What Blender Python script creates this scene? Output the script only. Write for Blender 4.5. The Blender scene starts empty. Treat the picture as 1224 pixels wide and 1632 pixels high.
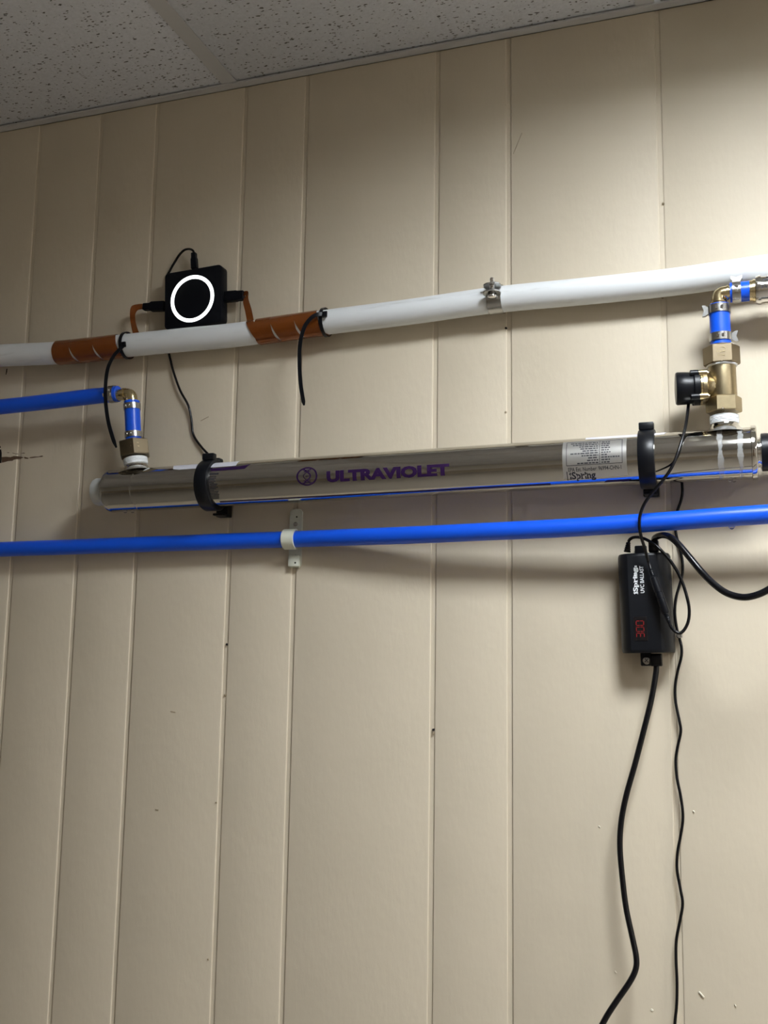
import bpy, bmesh, math, random
from mathutils import Vector, Matrix
random.seed(7)
C = bpy.context.scene
COL = C.collection
R = math.radians
PI = math.pi

# ------------------------------------------------------------------ camera
F_PX, YAW, PITCH, ROLL = 1650.0, R(-19.324), R(8.2964), R(0.8855)
CEIL = 2.44
CAM = Vector((0, -1.304, CEIL - 0.861))
_f = Vector((math.sin(YAW) * math.cos(PITCH), math.cos(YAW) * math.cos(PITCH), math.sin(PITCH)))
_r0 = Vector((math.cos(YAW), -math.sin(YAW), 0))
_u0 = _r0.cross(_f)
RT = _r0 * math.cos(ROLL) + _u0 * math.sin(ROLL)
UP = _u0 * math.cos(ROLL) - _r0 * math.sin(ROLL)
cd = bpy.data.cameras.new('camera')
cam = bpy.data.objects.new('camera', cd)
COL.objects.link(cam)
m = Matrix((RT, UP, -_f)).transposed().to_4x4()
m.translation = CAM
cam.matrix_world = m
cd.sensor_fit = 'VERTICAL'
cd.sensor_height = 24.0
cd.lens = F_PX / 1632 * 24.0
cd.clip_start = 0.01
C.camera = cam

# ------------------------------------------------------------------ world, exposure
w = bpy.data.worlds.new('world')
C.world = w
w.use_nodes = True
w.node_tree.nodes['Background'].inputs[0].default_value = (0.5, 0.5, 0.5, 1)
w.node_tree.nodes['Background'].inputs[1].default_value = 0.0
C.view_settings.view_transform = 'Standard'
C.view_settings.look = 'None'
C.view_settings.gamma = 1
C.view_settings.use_curve_mapping = False
C.view_settings.exposure = 0.0
LIGHT_MAIN = 69.0      # emission of the troffer lens by the wall
LIGHT_FILL = 36.0       # emission of the two unseen troffers added for ambient fill
RECESS = (0.080, 0.02, 0.02)          # how deep the lens sits in each troffer
LIGHTS = [((0.21, -0.70), 0.40, 0.40, LIGHT_MAIN), ((2.1, -2.75), 0.5, 0.5, LIGHT_FILL), ((2.1, -1.3), 0.5, 0.5, LIGHT_FILL)]  # first lights the wall; the other two are added to raise the ambient


def ray(x, y):
    d = _f + RT * ((x - 612) / F_PX) - UP * ((y - 816) / F_PX)
    return d / d.y


def P(x, y, dep=0.0):
    """the point `dep` metres in front of the wall that the photograph shows at x, y"""
    return CAM + ray(x, y) * (-CAM.y - dep)


def mpp(x, y, dep):
    return (P(x + 1, y, dep) - P(x, y, dep)).length


# ------------------------------------------------------------------ materials
def srgb(r, g, b):
    def f(c):
        c /= 255
        return c / 12.92 if c <= 0.04045 else ((c + 0.055) / 1.055) ** 2.4
    return (f(r), f(g), f(b), 1)


def mat(name, col, rough=0.5, metal=0.0, bump=None, mottle=None, coat=0.0, trans=0.0, spec=0.5, emit=None, alpha=1.0):
    m = bpy.data.materials.new(name)
    m.use_nodes = True
    nt = m.node_tree
    b = nt.nodes['Principled BSDF']
    b.inputs['Base Color'].default_value = col
    b.inputs['Roughness'].default_value = rough
    b.inputs['Metallic'].default_value = metal
    b.inputs['Specular IOR Level'].default_value = spec
    b.inputs['Coat Weight'].default_value = coat
    b.inputs['Transmission Weight'].default_value = trans
    b.inputs['Alpha'].default_value = alpha
    if emit:
        b.inputs['Emission Color'].default_value = emit[0]
        b.inputs['Emission Strength'].default_value = emit[1]
    tc = nt.nodes.new('ShaderNodeTexCoord')
    if mottle:
        sc, amt = mottle
        n = nt.nodes.new('ShaderNodeTexNoise')
        n.inputs['Scale'].default_value = sc
        n.inputs['Detail'].default_value = 4
        nt.links.new(tc.outputs['Object'], n.inputs['Vector'])
        mx = nt.nodes.new('ShaderNodeMix')
        mx.data_type = 'RGBA'
        mx.inputs['A'].default_value = tuple(c * (1 - amt) for c in col[:3]) + (1,)
        mx.inputs['B'].default_value = tuple(min(1, c * (1 + amt)) for c in col[:3]) + (1,)
        nt.links.new(n.outputs['Fac'], mx.inputs['Factor'])
        nt.links.new(mx.outputs['Result'], b.inputs['Base Color'])
    if bump:
        sc, st, dist = bump
        n = nt.nodes.new('ShaderNodeTexNoise')
        n.inputs['Scale'].default_value = sc
        n.inputs['Detail'].default_value = 3
        nt.links.new(tc.outputs['Object'], n.inputs['Vector'])
        bp = nt.nodes.new('ShaderNodeBump')
        bp.inputs['Strength'].default_value = st
        bp.inputs['Distance'].default_value = dist
        nt.links.new(n.outputs['Fac'], bp.inputs['Height'])
        nt.links.new(bp.outputs['Normal'], b.inputs['Normal'])
    return m


def tile_material():
    m = mat('mineral_fibre_tile', srgb(188, 186, 184), 0.95)
    nt = m.node_tree
    L = nt.links.new
    b = nt.nodes['Principled BSDF']
    tc = nt.nodes.new('ShaderNodeTexCoord')

    def layer(sx, sy, th0, th1, dist, seed, gate=None):
        mp = nt.nodes.new('ShaderNodeMapping')
        mp.inputs['Scale'].default_value = (sx, sy, 1)
        mp.inputs['Location'].default_value = (seed, seed * 1.7, 0)
        L(tc.outputs['Object'], mp.inputs['Vector'])
        nz = nt.nodes.new('ShaderNodeTexNoise')
        nz.inputs['Scale'].default_value = 1.6
        nz.inputs['Detail'].default_value = 2
        L(mp.outputs[0], nz.inputs['Vector'])
        add = nt.nodes.new('ShaderNodeMix')
        add.data_type = 'RGBA'
        add.blend_type = 'ADD'
        add.inputs['Factor'].default_value = dist
        L(mp.outputs[0], add.inputs['A'])
        L(nz.outputs['Color'], add.inputs['B'])
        v = nt.nodes.new('ShaderNodeTexVoronoi')
        v.inputs['Scale'].default_value = 1.0
        L(add.outputs['Result'], v.inputs['Vector'])
        # each cell has a hole of its own size
        sep = nt.nodes.new('ShaderNodeSeparateColor')
        L(v.outputs['Color'], sep.inputs[0])
        mr = nt.nodes.new('ShaderNodeMapRange')
        mr.inputs['From Min'].default_value = 0
        mr.inputs['From Max'].default_value = 1
        mr.inputs['To Min'].default_value = th0
        mr.inputs['To Max'].default_value = th1
        L(sep.outputs[0], mr.inputs['Value'])
        sub = nt.nodes.new('ShaderNodeMath')
        sub.operation = 'SUBTRACT'
        L(mr.outputs[0], sub.inputs[0])
        L(v.outputs['Distance'], sub.inputs[1])
        cl = nt.nodes.new('ShaderNodeMapRange')
        cl.inputs['From Min'].default_value = 0.0
        cl.inputs['From Max'].default_value = 0.08
        L(sub.outputs[0], cl.inputs['Value'])
        return cl.outputs[0]
    a = layer(95, 215, -0.10, 0.36, 0.95, 3.1)
    c = layer(150, 290, -0.22, 0.34, 0.8, 8.3)
    mx = nt.nodes.new('ShaderNodeMath')
    mx.operation = 'MAXIMUM'
    L(a, mx.inputs[0])
    L(c, mx.inputs[1])
    col = nt.nodes.new('ShaderNodeMix')
    col.data_type = 'RGBA'
    col.inputs['A'].default_value = srgb(220, 222, 228)
    col.inputs['B'].default_value = srgb(104, 101, 98)  # shade inside the pits, put into the colour on top of the bump
    L(mx.outputs[0], col.inputs['Factor'])
    n2 = nt.nodes.new('ShaderNodeTexNoise')
    n2.inputs['Scale'].default_value = 240
    L(tc.outputs['Object'], n2.inputs['Vector'])
    mu = nt.nodes.new('ShaderNodeMix')
    mu.data_type = 'RGBA'
    mu.blend_type = 'MULTIPLY'
    mu.inputs['Factor'].default_value = 0.25
    L(col.outputs['Result'], mu.inputs['A'])
    L(n2.outputs['Fac'], mu.inputs['B'])
    L(mu.outputs['Result'], b.inputs['Base Color'])
    sb = nt.nodes.new('ShaderNodeMath')
    sb.operation = 'MULTIPLY_ADD'
    sb.inputs[1].default_value = -1
    L(mx.outputs[0], sb.inputs[0])
    L(n2.outputs['Fac'], sb.inputs[2])
    bp = nt.nodes.new('ShaderNodeBump')
    bp.inputs['Strength'].default_value = 0.5
    bp.inputs['Distance'].default_value = 0.0015
    L(sb.outputs[0], bp.inputs['Height'])
    L(bp.outputs['Normal'], b.inputs['Normal'])
    return m


def wall_material():
    m = mat('beige_wall_paint', srgb(203, 192, 168), 0.55)
    nt = m.node_tree
    L = nt.links.new
    b = nt.nodes['Principled BSDF']
    tc = nt.nodes.new('ShaderNodeTexCoord')
    big = nt.nodes.new('ShaderNodeTexNoise')
    big.inputs['Scale'].default_value = 7
    big.inputs['Detail'].default_value = 5
    L(tc.outputs['Object'], big.inputs['Vector'])
    mx = nt.nodes.new('ShaderNodeMix')
    mx.data_type = 'RGBA'
    mx.inputs['A'].default_value = srgb(199, 188, 167)
    mx.inputs['B'].default_value = srgb(209, 197, 176)
    L(big.outputs['Fac'], mx.inputs['Factor'])
    L(mx.outputs['Result'], b.inputs['Base Color'])
    mp = nt.nodes.new('ShaderNodeMapping')
    mp.inputs['Scale'].default_value = (1, 1, 0.35)
    L(tc.outputs['Object'], mp.inputs['Vector'])
    n = nt.nodes.new('ShaderNodeTexNoise')
    n.inputs['Scale'].default_value = 170
    n.inputs['Detail'].default_value = 4
    L(mp.outputs[0], n.inputs['Vector'])
    n2 = nt.nodes.new('ShaderNodeTexNoise')
    n2.inputs['Scale'].default_value = 22
    L(tc.outputs['Object'], n2.inputs['Vector'])
    ad = nt.nodes.new('ShaderNodeMath')
    ad.operation = 'MULTIPLY_ADD'
    ad.inputs[1].default_value = 3.0
    L(n2.outputs['Fac'], ad.inputs[0])
    L(n.outputs['Fac'], ad.inputs[2])
    bp = nt.nodes.new('ShaderNodeBump')
    bp.inputs['Strength'].default_value = 0.35
    bp.inputs['Distance'].default_value = 0.0008
    L(ad.outputs[0], bp.inputs['Height'])
    L(bp.outputs['Normal'], b.inputs['Normal'])
    return m


def pvc_material():
    """white pvc with a violet primer stain at its left end (object x < -0.01)"""
    m = mat('white_pvc', srgb(226, 228, 228), 0.42, spec=0.35)
    nt = m.node_tree
    L = nt.links.new
    b = nt.nodes['Principled BSDF']
    tc = nt.nodes.new('ShaderNodeTexCoord')
    mp = nt.nodes.new('ShaderNodeMapping')
    mp.inputs['Scale'].default_value = (6, 60, 60)
    L(tc.outputs['Object'], mp.inputs['Vector'])
    n = nt.nodes.new('ShaderNodeTexNoise')
    n.inputs['Scale'].default_value = 2.0
    n.inputs['Detail'].default_value = 6
    L(mp.outputs[0], n.inputs['Vector'])
    rp = nt.nodes.new('ShaderNodeValToRGB')
    rp.color_ramp.elements[0].position = 0.22
    rp.color_ramp.elements[0].color = srgb(196, 197, 196)
    rp.color_ramp.elements[1].position = 0.42
    rp.color_ramp.elements[1].color = srgb(223, 226, 228)
    L(n.outputs['Fac'], rp.inputs['Fac'])
    sx = nt.nodes.new('ShaderNodeSeparateXYZ')
    L(tc.outputs['Object'], sx.inputs[0])
    mr = nt.nodes.new('ShaderNodeMapRange')
    mr.inputs['From Min'].default_value = 0.004
    mr.inputs['From Max'].default_value = -0.004
    L(sx.outputs[0], mr.inputs['Value'])
    mx = nt.nodes.new('ShaderNodeMix')
    mx.data_type = 'RGBA'
    mx.inputs['B'].default_value = srgb(190, 176, 208)
    L(rp.outputs['Color'], mx.inputs['A'])
    L(mr.outputs[0], mx.inputs['Factor'])
    L(mx.outputs['Result'], b.inputs['Base Color'])
    return m


M = {}
M['wall'] = wall_material()
M['bare'] = mat('bare_board_brown', srgb(92, 70, 52), 0.9, mottle=(400, 0.4))
M['hole'] = mat('dark_hole', srgb(22, 14, 10), 0.95)
M['fleck'] = mat('paint_fleck', srgb(228, 222, 205), 0.5)
M['scratch'] = mat('scuffed_paint', srgb(150, 136, 112), 0.7)
M['room'] = mat('plain_wall_paint', srgb(210, 206, 198), 0.7, mottle=(3, 0.05))
M['floor'] = mat('vinyl_floor', srgb(160, 152, 140), 0.4, mottle=(20, 0.12))
M['room_dark'] = mat('tan_wall_paint', srgb(150, 138, 120), 0.7, mottle=(3, 0.05))
M['room_mid'] = mat('cream_wall_paint', srgb(188, 177, 158), 0.7, mottle=(3, 0.05))
M['panel'] = mat('reflection_trim_brown', srgb(176, 164, 146), 0.5, mottle=(14, 0.1))
M['wood'] = mat('reflection_door_wood', srgb(104, 80, 60), 0.45, mottle=(14, 0.2))
M['tile'] = tile_material()
M['tile_smooth'] = mat('smooth_ceiling_panel', srgb(198, 203, 205), 0.75, mottle=(60, 0.05), bump=(300, 0.2, 0.0005))
M['grid'] = mat('grid_paint', srgb(190, 189, 189), 0.5)
M['grid_shadow'] = mat('grid_edge', srgb(150, 150, 148), 0.5)
M['lens'] = [mat('lamp_lens_%d' % i, (0.8, 0.8, 0.8, 1), 0.4, emit=(((0.93, 0.985, 1.03, 1), (1.0, 0.98, 0.95, 1), (1.0, 0.98, 0.95, 1))[i], l[3])) for i, l in enumerate(LIGHTS)]
M['enamel'] = mat('white_enamel', srgb(215, 215, 212), 0.4)
M['pvc'] = pvc_material()
M['blue'] = mat('blue_pex', (0.004, 0.085, 0.68, 1), 0.34, bump=(500, 0.05, 0.0002))
M['steel'] = mat('polished_stainless', (0.56, 0.545, 0.515, 1), 0.085, 1.0)
M['zinc'] = mat('zinc_steel', (0.50, 0.50, 0.49, 1), 0.25, 1.0, bump=(900, 0.1, 0.0002))
M['chrome'] = mat('chrome', (0.78, 0.77, 0.76, 1), 0.08, 1.0)
M['brass'] = mat('cast_brass', (0.35, 0.285, 0.175, 1), 0.34, 1.0, bump=(1100, 0.35, 0.0003), mottle=(200, 0.15))
M['brass_hi'] = mat('bright_brass', (0.72, 0.60, 0.36, 1), 0.2, 1.0, mottle=(300, 0.1))
M['bronze'] = mat('dull_brass', (0.22, 0.178, 0.118, 1), 0.38, 1.0, bump=(1400, 0.4, 0.0003))
M['ptfe'] = mat('ptfe_tape', srgb(232, 236, 240), 0.35, bump=(420, 0.5, 0.0006))
M['black'] = mat('black_plastic', (0.0035, 0.0042, 0.0065, 1), 0.36, spec=0.28, bump=(1500, 0.08, 0.0002))
M['black_matt'] = mat('matt_black_plastic', (0.0028, 0.0034, 0.0058, 1), 0.5, spec=0.15, bump=(2500, 0.15, 0.0002))
M['rubber'] = mat('black_cable_sheath', (0.0030, 0.0030, 0.0042, 1), 0.25, spec=0.35)
M['ballast'] = mat('black_ballast_case', (0.0050, 0.0058, 0.0080, 1), 0.40, spec=0.25, bump=(2600, 0.25, 0.0002))
M['ring'] = mat('lit_ring', (0.9, 0.9, 0.9, 1), 0.4, emit=((0.93, 1.0, 0.97, 1), 2.2))
M['film'] = mat('amber_polyimide_ribbon', srgb(138, 74, 26), 0.22, 0.5, coat=0.4, bump=(120, 0.3, 0.0006), mottle=(90, 0.15))
M['film_edge'] = mat('ribbon_edge', srgb(205, 190, 165), 0.5)
M['purple'] = mat('purple_print', srgb(38, 13, 58), 0.45, spec=0.3)
M['ink'] = mat('dark_print', srgb(40, 40, 48), 0.5)
M['sticker'] = mat('white_sticker', srgb(205, 205, 214), 0.4)
M['label_film'] = mat('clear_label_film', (0.60, 0.59, 0.57, 1), 0.30, 0.85)
M['cap'] = mat('clear_grey_plastic', srgb(190, 192, 190), 0.35, trans=0.1)
M['water'] = mat('water', (0.95, 0.97, 1.0, 1), 0.03, trans=1.0)
M['water'].node_tree.nodes['Principled BSDF'].inputs['IOR'].default_value = 1.33
M['film_white'] = mat('milky_water_film', srgb(238, 242, 245), 0.25, alpha=0.22)
M['strap'] = mat('cream_pipe_strap', srgb(206, 208, 194), 0.45)
M['white_print'] = mat('white_print', srgb(225, 228, 230), 0.5)
M['red'] = mat('red_led_segment', srgb(110, 10, 14), 0.4, emit=((1.0, 0.04, 0.05, 1), 0.13))
M['lens_dark'] = mat('dark_display_window', (0.004, 0.003, 0.004, 1), 0.3)


# ------------------------------------------------------------------ object helpers
def world_loc(o):
    v = Vector((0, 0, 0))
    while o is not None:
        v = v + o.location
        o = o.parent
    return v


def obj(name, bm, mt, parent=None, loc=None, smooth=True, angle=40, label=None):
    """link a bmesh given in world coordinates as one mesh object"""
    bmesh.ops.recalc_face_normals(bm, faces=bm.faces[:])
    me = bpy.data.meshes.new(name)
    base = world_loc(parent) if parent else Vector((0, 0, 0))
    off = Vector(loc) if loc is not None else (Vector((0, 0, 0)) if not parent else base)
    for v in bm.verts:
        v.co -= off
    if smooth:
        for f in bm.faces:
            f.smooth = True
        for e in bm.edges:
            if len(e.link_faces) == 2:
                e.smooth = e.calc_face_angle(0) < R(angle)
    bm.to_mesh(me)
    bm.free()
    me.materials.append(mt)
    o = bpy.data.objects.new(name, me)
    COL.objects.link(o)
    o.location = off - base
    if parent:
        o.parent = parent
    if label:
        o['label'] = label
    return o


def thing(name, label, cat, loc, group=None):
    o = bpy.data.objects.new(name, None)
    COL.objects.link(o)
    o.location = loc
    o.empty_display_size = 0.02
    return tag(o, label, cat, group)


def tag(o, label, cat, group=None):
    o['label'] = label
    o['category'] = cat
    if group:
        o['group'] = group
    return o


def struct(o):
    o['kind'] = 'structure'
    return o


def frame(axis, ref=None):
    a = Vector(axis).normalized()
    ref = Vector(ref) if ref is not None else (Vector((0, 0, 1)) if abs(a.z) < 0.9 else Vector((0, -1, 0)))
    e1 = (ref - a * ref.dot(a)).normalized()
    e2 = a.cross(e1)
    return a, e1, e2


def add_box(bm, c, ex, ey, ez, sx, sy, sz, bev=0.0, seg=2):
    c = Vector(c)
    vs = [bm.verts.new(c + ex * (sx / 2 * i) + ey * (sy / 2 * j) + ez * (sz / 2 * k)) for i in (-1, 1) for j in (-1, 1) for k in (-1, 1)]
    fs = [bm.faces.new([vs[i] for i in q]) for q in ((0, 1, 3, 2), (4, 6, 7, 5), (0, 4, 5, 1), (2, 3, 7, 6), (0, 2, 6, 4), (1, 5, 7, 3))]
    if bev > 0:
        es = {e for f in fs for e in f.edges}
        bmesh.ops.bevel(bm, geom=list(es), offset=bev, segments=seg, profile=0.5, affect='EDGES')


X, Y, Z = Vector((1, 0, 0)), Vector((0, 1, 0)), Vector((0, 0, 1))


def wbox(bm, x0, x1, y0, y1, z0, z1, bev=0.0):
    add_box(bm, ((x0 + x1) / 2, (y0 + y1) / 2, (z0 + z1) / 2), X, Y, Z, x1 - x0, y1 - y0, z1 - z0, bev)


def add_lathe(bm, A, axis, prof, seg=32, ref=None, closed=True, jit=None):
    """prof: (distance along the axis, radius)"""
    a, e1, e2 = frame(axis, ref)
    A = Vector(A)
    rings = []
    for n, (s, r) in enumerate(prof):
        ring = []
        for k in range(seg):
            t = 2 * PI * k / seg
            rr = r * (1 + (jit(n, k) if jit else 0))
            ring.append(bm.verts.new(A + a * s + (e1 * math.cos(t) + e2 * math.sin(t)) * rr))
        rings.append(ring)
    for p, q in zip(rings, rings[1:]):
        for k in range(seg):
            bm.faces.new((p[k], p[(k + 1) % seg], q[(k + 1) % seg], q[k]))
    if closed:
        bm.faces.new(rings[0][::-1])
        bm.faces.new(rings[-1])
    return rings


def add_ring(bm, A, axis, prof, seg=48, ref=None):
    """closed profile loop (distance, radius) turned into a ring"""
    rings = add_lathe(bm, A, axis, prof, seg, ref, closed=False)
    p, q = rings[-1], rings[0]
    for k in range(seg):
        bm.faces.new((p[k], p[(k + 1) % seg], q[(k + 1) % seg], q[k]))


def add_hex(bm, A, axis, L, af, ref=None, rot=0.0, cham=0.0012):
    """hexagonal nut of length L, corner radius af, chamfered ends"""
    a, e1, e2 = frame(axis, ref)
    A = Vector(A)
    rings = []
    for s, r in ((0, af - cham), (cham, af), (L - cham, af), (L, af - cham)):
        rings.append([bm.verts.new(A + a * s + (e1 * math.cos(rot + k * PI / 3) + e2 * math.sin(rot + k * PI / 3)) * r) for k in range(6)])
    for p, q in zip(rings, rings[1:]):
        for k in range(6):
            bm.faces.new((p[k], p[(k + 1) % 6], q[(k + 1) % 6], q[k]))
    bm.faces.new(rings[0][::-1])
    bm.faces.new(rings[-1])


def smooth_path(pts, n=8):
    pts = [Vector(p) for p in pts]
    out = []
    ext = [pts[0] * 2 - pts[1]] + pts + [pts[-1] * 2 - pts[-2]]
    for i in range(1, len(ext) - 2):
        p0, p1, p2, p3 = ext[i - 1:i + 3]
        for k in range(n):
            t = k / n
            out.append(0.5 * ((2 * p1) + (p2 - p0) * t + (2 * p0 - 5 * p1 + 4 * p2 - p3) * t * t + (3 * p1 - p0 - 3 * p2 + p3) * t ** 3))
    out.append(pts[-1])
    return out


def frames_along(path, ref=None):
    ts = []
    for i in range(len(path)):
        a = path[max(i - 1, 0)]
        b = path[min(i + 1, len(path) - 1)]
        ts.append((b - a).normalized())
    _, n, _ = frame(ts[0], ref)
    res = []
    for t in ts:
        n = (n - t * n.dot(t)).normalized()
        res.append((t, n, t.cross(n)))
    return res


def add_tube(bm, pts, r, seg=12, n=8, smooth=True, rfun=None):
    path = smooth_path(pts, n) if smooth else [Vector(p) for p in pts]
    fr = frames_along(path)
    rings = []
    for i, (p, (t, e1, e2)) in enumerate(zip(path, fr)):
        rr = rfun(i / (len(path) - 1)) if rfun else r
        rings.append([bm.verts.new(p + (e1 * math.cos(2 * PI * k / seg) + e2 * math.sin(2 * PI * k / seg)) * rr) for k in range(seg)])
    for p, q in zip(rings, rings[1:]):
        for k in range(seg):
            bm.faces.new((p[k], p[(k + 1) % seg], q[(k + 1) % seg], q[k]))
    bm.faces.new(rings[0][::-1])
    bm.faces.new(rings[-1])
    return path


def add_prism(bm, poly, o, ex, ey, ez, h):
    """polygon in the ex, ey plane, pushed h along ez"""
    o = Vector(o)
    a = [bm.verts.new(o + ex * x + ey * y) for x, y in poly]
    b = [bm.verts.new(o + ex * x + ey * y + ez * h) for x, y in poly]
    bm.faces.new(a[::-1])
    bm.faces.new(b)
    for i in range(len(poly)):
        j = (i + 1) % len(poly)
        bm.faces.new((a[i], a[j], b[j], b[i]))


def add_strip(bm, lefts, rights, th, nrm):
    """a flat strip with thickness: two edge polylines and a normal for each station"""
    rows = []
    for l, r, n in zip(lefts, rights, nrm):
        rows.append([bm.verts.new(l), bm.verts.new(r), bm.verts.new(r + n * th), bm.verts.new(l + n * th)])
    for p, q in zip(rows, rows[1:]):
        for k in range(4):
            bm.faces.new((p[k], p[(k + 1) % 4], q[(k + 1) % 4], q[k]))
    bm.faces.new(rows[0][::-1])
    bm.faces.new(rows[-1])


def text_bm(body, bold=0.0):
    cu = bpy.data.curves.new('text', 'FONT')
    cu.body = body
    cu.offset = bold
    cu.resolution_u = 3
    ob = bpy.data.objects.new('text', cu)
    COL.objects.link(ob)
    me = bpy.data.meshes.new_from_object(ob.evaluated_get(bpy.context.evaluated_depsgraph_get()))
    bm = bmesh.new()
    bm.from_mesh(me)
    bpy.data.objects.remove(ob)
    bpy.data.curves.remove(cu)
    bpy.data.meshes.remove(me)
    bmesh.ops.remove_doubles(bm, verts=bm.verts[:], dist=1e-5)
    xs = [v.co.x for v in bm.verts]
    ys = [v.co.y for v in bm.verts]
    return bm, min(xs), max(xs), min(ys), max(ys)


def unit_text(body, bold=0.0, base0=0.0, cap=None):
    """text scaled into 0..1 by 0..1 (capital height = 1 when cap is given)"""
    bm, x0, x1, y0, y1 = text_bm(body, bold)
    if cap is None:
        cap = y1 - y0
        base = y0
    else:
        base = base0
    for v in bm.verts:
        v.co.x = (v.co.x - x0) / (x1 - x0)
        v.co.y = (v.co.y - base) / cap
    return bm


def cut_rows(bm, n, lo=0.0, hi=1.0):
    for i in range(1, n):
        g = bm.verts[:] + bm.edges[:] + bm.faces[:]
        bmesh.ops.bisect_plane(bm, geom=g, plane_co=(0, lo + (hi - lo) * i / n, 0), plane_no=(0, 1, 0))


def thicken(bm, fun, th):
    """map a flat (u, v) mesh through fun(u, v, height) and give it thickness th"""
    src = [(v.co.x, v.co.y) for v in bm.verts]
    bm.verts.index_update()
    faces = [[v.index for v in f.verts] for f in bm.faces]
    bnd = [[v.index for v in e.verts] for e in bm.edges if len(e.link_faces) == 1]
    out = bmesh.new()
    top = [out.verts.new(fun(u, v, th)) for u, v in src]
    bot = [out.verts.new(fun(u, v, 0)) for u, v in src]
    for f in faces:
        try:
            out.faces.new([top[i] for i in f])
        except ValueError:
            pass
    for a, b in bnd:
        try:
            out.faces.new((top[a], top[b], bot[b], bot[a]))
        except ValueError:
            pass
    bm.free()
    return out


def strokes(bm, pl, wd):
    """polyline strokes of width wd in the u, v plane"""
    n = len(pl)
    L, Rr = [], []
    for i, (x, y) in enumerate(pl):
        ax, ay = pl[max(i - 1, 0)]
        bx, by = pl[min(i + 1, n - 1)]
        dx, dy = bx - ax, by - ay
        d = math.hypot(dx, dy) or 1
        nx, ny = -dy / d * wd / 2, dx / d * wd / 2
        L.append(bm.verts.new((x + nx, y + ny, 0)))
        Rr.append(bm.verts.new((x - nx, y - ny, 0)))
    for i in range(n - 1):
        bm.faces.new((L[i], L[i + 1], Rr[i + 1], Rr[i]))


def rect(bm, x0, y0, x1, y1):
    bm.faces.new([bm.verts.new(p + (0,)) for p in ((x0, y0), (x1, y0), (x1, y1), (x0, y1))])


# ================================================================== THE ROOM
XL, XR, YF = -3.8, 2.9, -4.2
PT = 0.0017                                    # how far a plank stands proud of the groove floor
bm = bmesh.new()
wbox(bm, XL - 0.1, XR + 0.1, PT, 0.12, 0, CEIL + 0.2)
wall = struct(obj('wall_back', bm, M['wall'], loc=(0, 0, 0)))
wall['label'] = 'beige painted wood panelling with narrow vertical grooves behind the pipes'
zt, zb = CEIL + 0.02, 0.09
# groove centres read off at mid height; wall X at depth 0
gx = [P(x, 950).x for x in (15, 118, 213, 362.5, 467, 690.5, 812, 1069)]
gx = [gx[0] - 0.40, gx[0] - 0.21, gx[0] - 0.11] + gx + [gx[-1] + 0.25, gx[-1] + 0.36, gx[-1] + 0.50]
gx = [XL - 0.1] + gx + [XR + 0.1]
GW = 0.0062
for i in range(len(gx) - 1):
    bm = bmesh.new()
    x0, x1 = gx[i] + GW / 2, gx[i + 1] - GW / 2
    b = 0.0009
    d = random.uniform(-0.0003, 0.0003)
    if i == 11:
        d = 0.0006                            # the last joint is a butt joint between two sheets, slightly proud
    yy = 0 + d
    prof = [(x0, PT + 0.004), (x0, yy + b), (x0 + b * 0.8, yy + b * 0.25), (x0 + b * 1.8, yy), (x1 - b * 1.8, yy), (x1 - b * 0.8, yy + b * 0.25), (x1, yy + b), (x1, PT + 0.004)]
    vt = [[bm.verts.new((px, py, z)) for px, py in prof] for z in (zb, zt)]
    for k in range(len(prof) - 1):
        bm.faces.new((vt[0][k], vt[0][k + 1], vt[1][k + 1], vt[1][k]))
    bm.faces.new(vt[0][::-1])
    bm.faces.new(vt[1])
    obj('plank', bm, M['wall'], wall, angle=60)

# paint lost at the left edge of the photograph, with the board showing through
def wall_poly(name, pts, mt, th=0.0004, base=0.0004):
    bm = bmesh.new()
    pts = [P(*p) for p in pts]
    add_prism(bm, [(p.x, p.z) for p in pts], (0, 0.0006, 0), X, Z, -Y, th + 0.0006)
    return obj(name, bm, mt, wall, smooth=False)


wall_poly('paint_loss', [(3, 728.5), (10, 728), (17, 728.6), (22, 727), (28, 727.2), (34, 728), (38, 729), (33, 731), (27, 731.5), (22, 733), (20, 734.5), (13, 735), (8, 736.5), (3, 737.5)], M['bare'])
wall_poly('paint_loss', [(39, 728), (43, 729.2), (46, 730), (44, 731.2), (39.5, 730.8), (38.7, 729.4)], M['bare'])
wall_poly('paint_loss', [(47, 729), (55, 727.8), (62, 727.6), (67, 726.2), (69, 726.8), (67, 728), (58, 728.8), (52, 729.9), (48, 730)], M['bare'])
wall_poly('paint_crack', [(20, 721.5), (25, 723), (29, 723.2), (29, 724), (25, 723.8), (20, 722.3)], M['bare'])
wall_poly('paint_crack', [(34, 722.5), (37, 721.6), (40, 722), (39, 722.7), (36, 722.6)], M['bare'])
wall_poly('paint_crack', [(11, 721), (15, 721.2), (15, 722), (12, 721.8)], M['bare'])
wall_poly('wall_slot', [(-4, 716), (2, 716.4), (3, 722), (2.8, 733), (2.4, 738), (-4, 738.5)], M['hole'])
wall_poly('wall_slot', [(-3, 709), (0.5, 710.4), (1.6, 713.2), (0.3, 714), (-3, 714)], M['hole'])
wall_poly('wall_crack', [(10.5, 588), (12, 587.5), (11.4, 593), (10.2, 597.5), (9.2, 597), (10, 592)], M['hole'])


def fleck(x0, y0, x1, y1, wd, mt, name='paint_fleck'):
    a, b = P(x0, y0), P(x1, y1)
    bm = bmesh.new()
    t = (b - a)
    L = t.length
    t.normalize()
    add_box(bm, (a + b) / 2 + Vector((0, -0.0004, 0)), t, Y, t.cross(Y), L, 0.0016, wd, 0.0003, 1)
    obj(name, bm, mt, wall)


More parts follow.
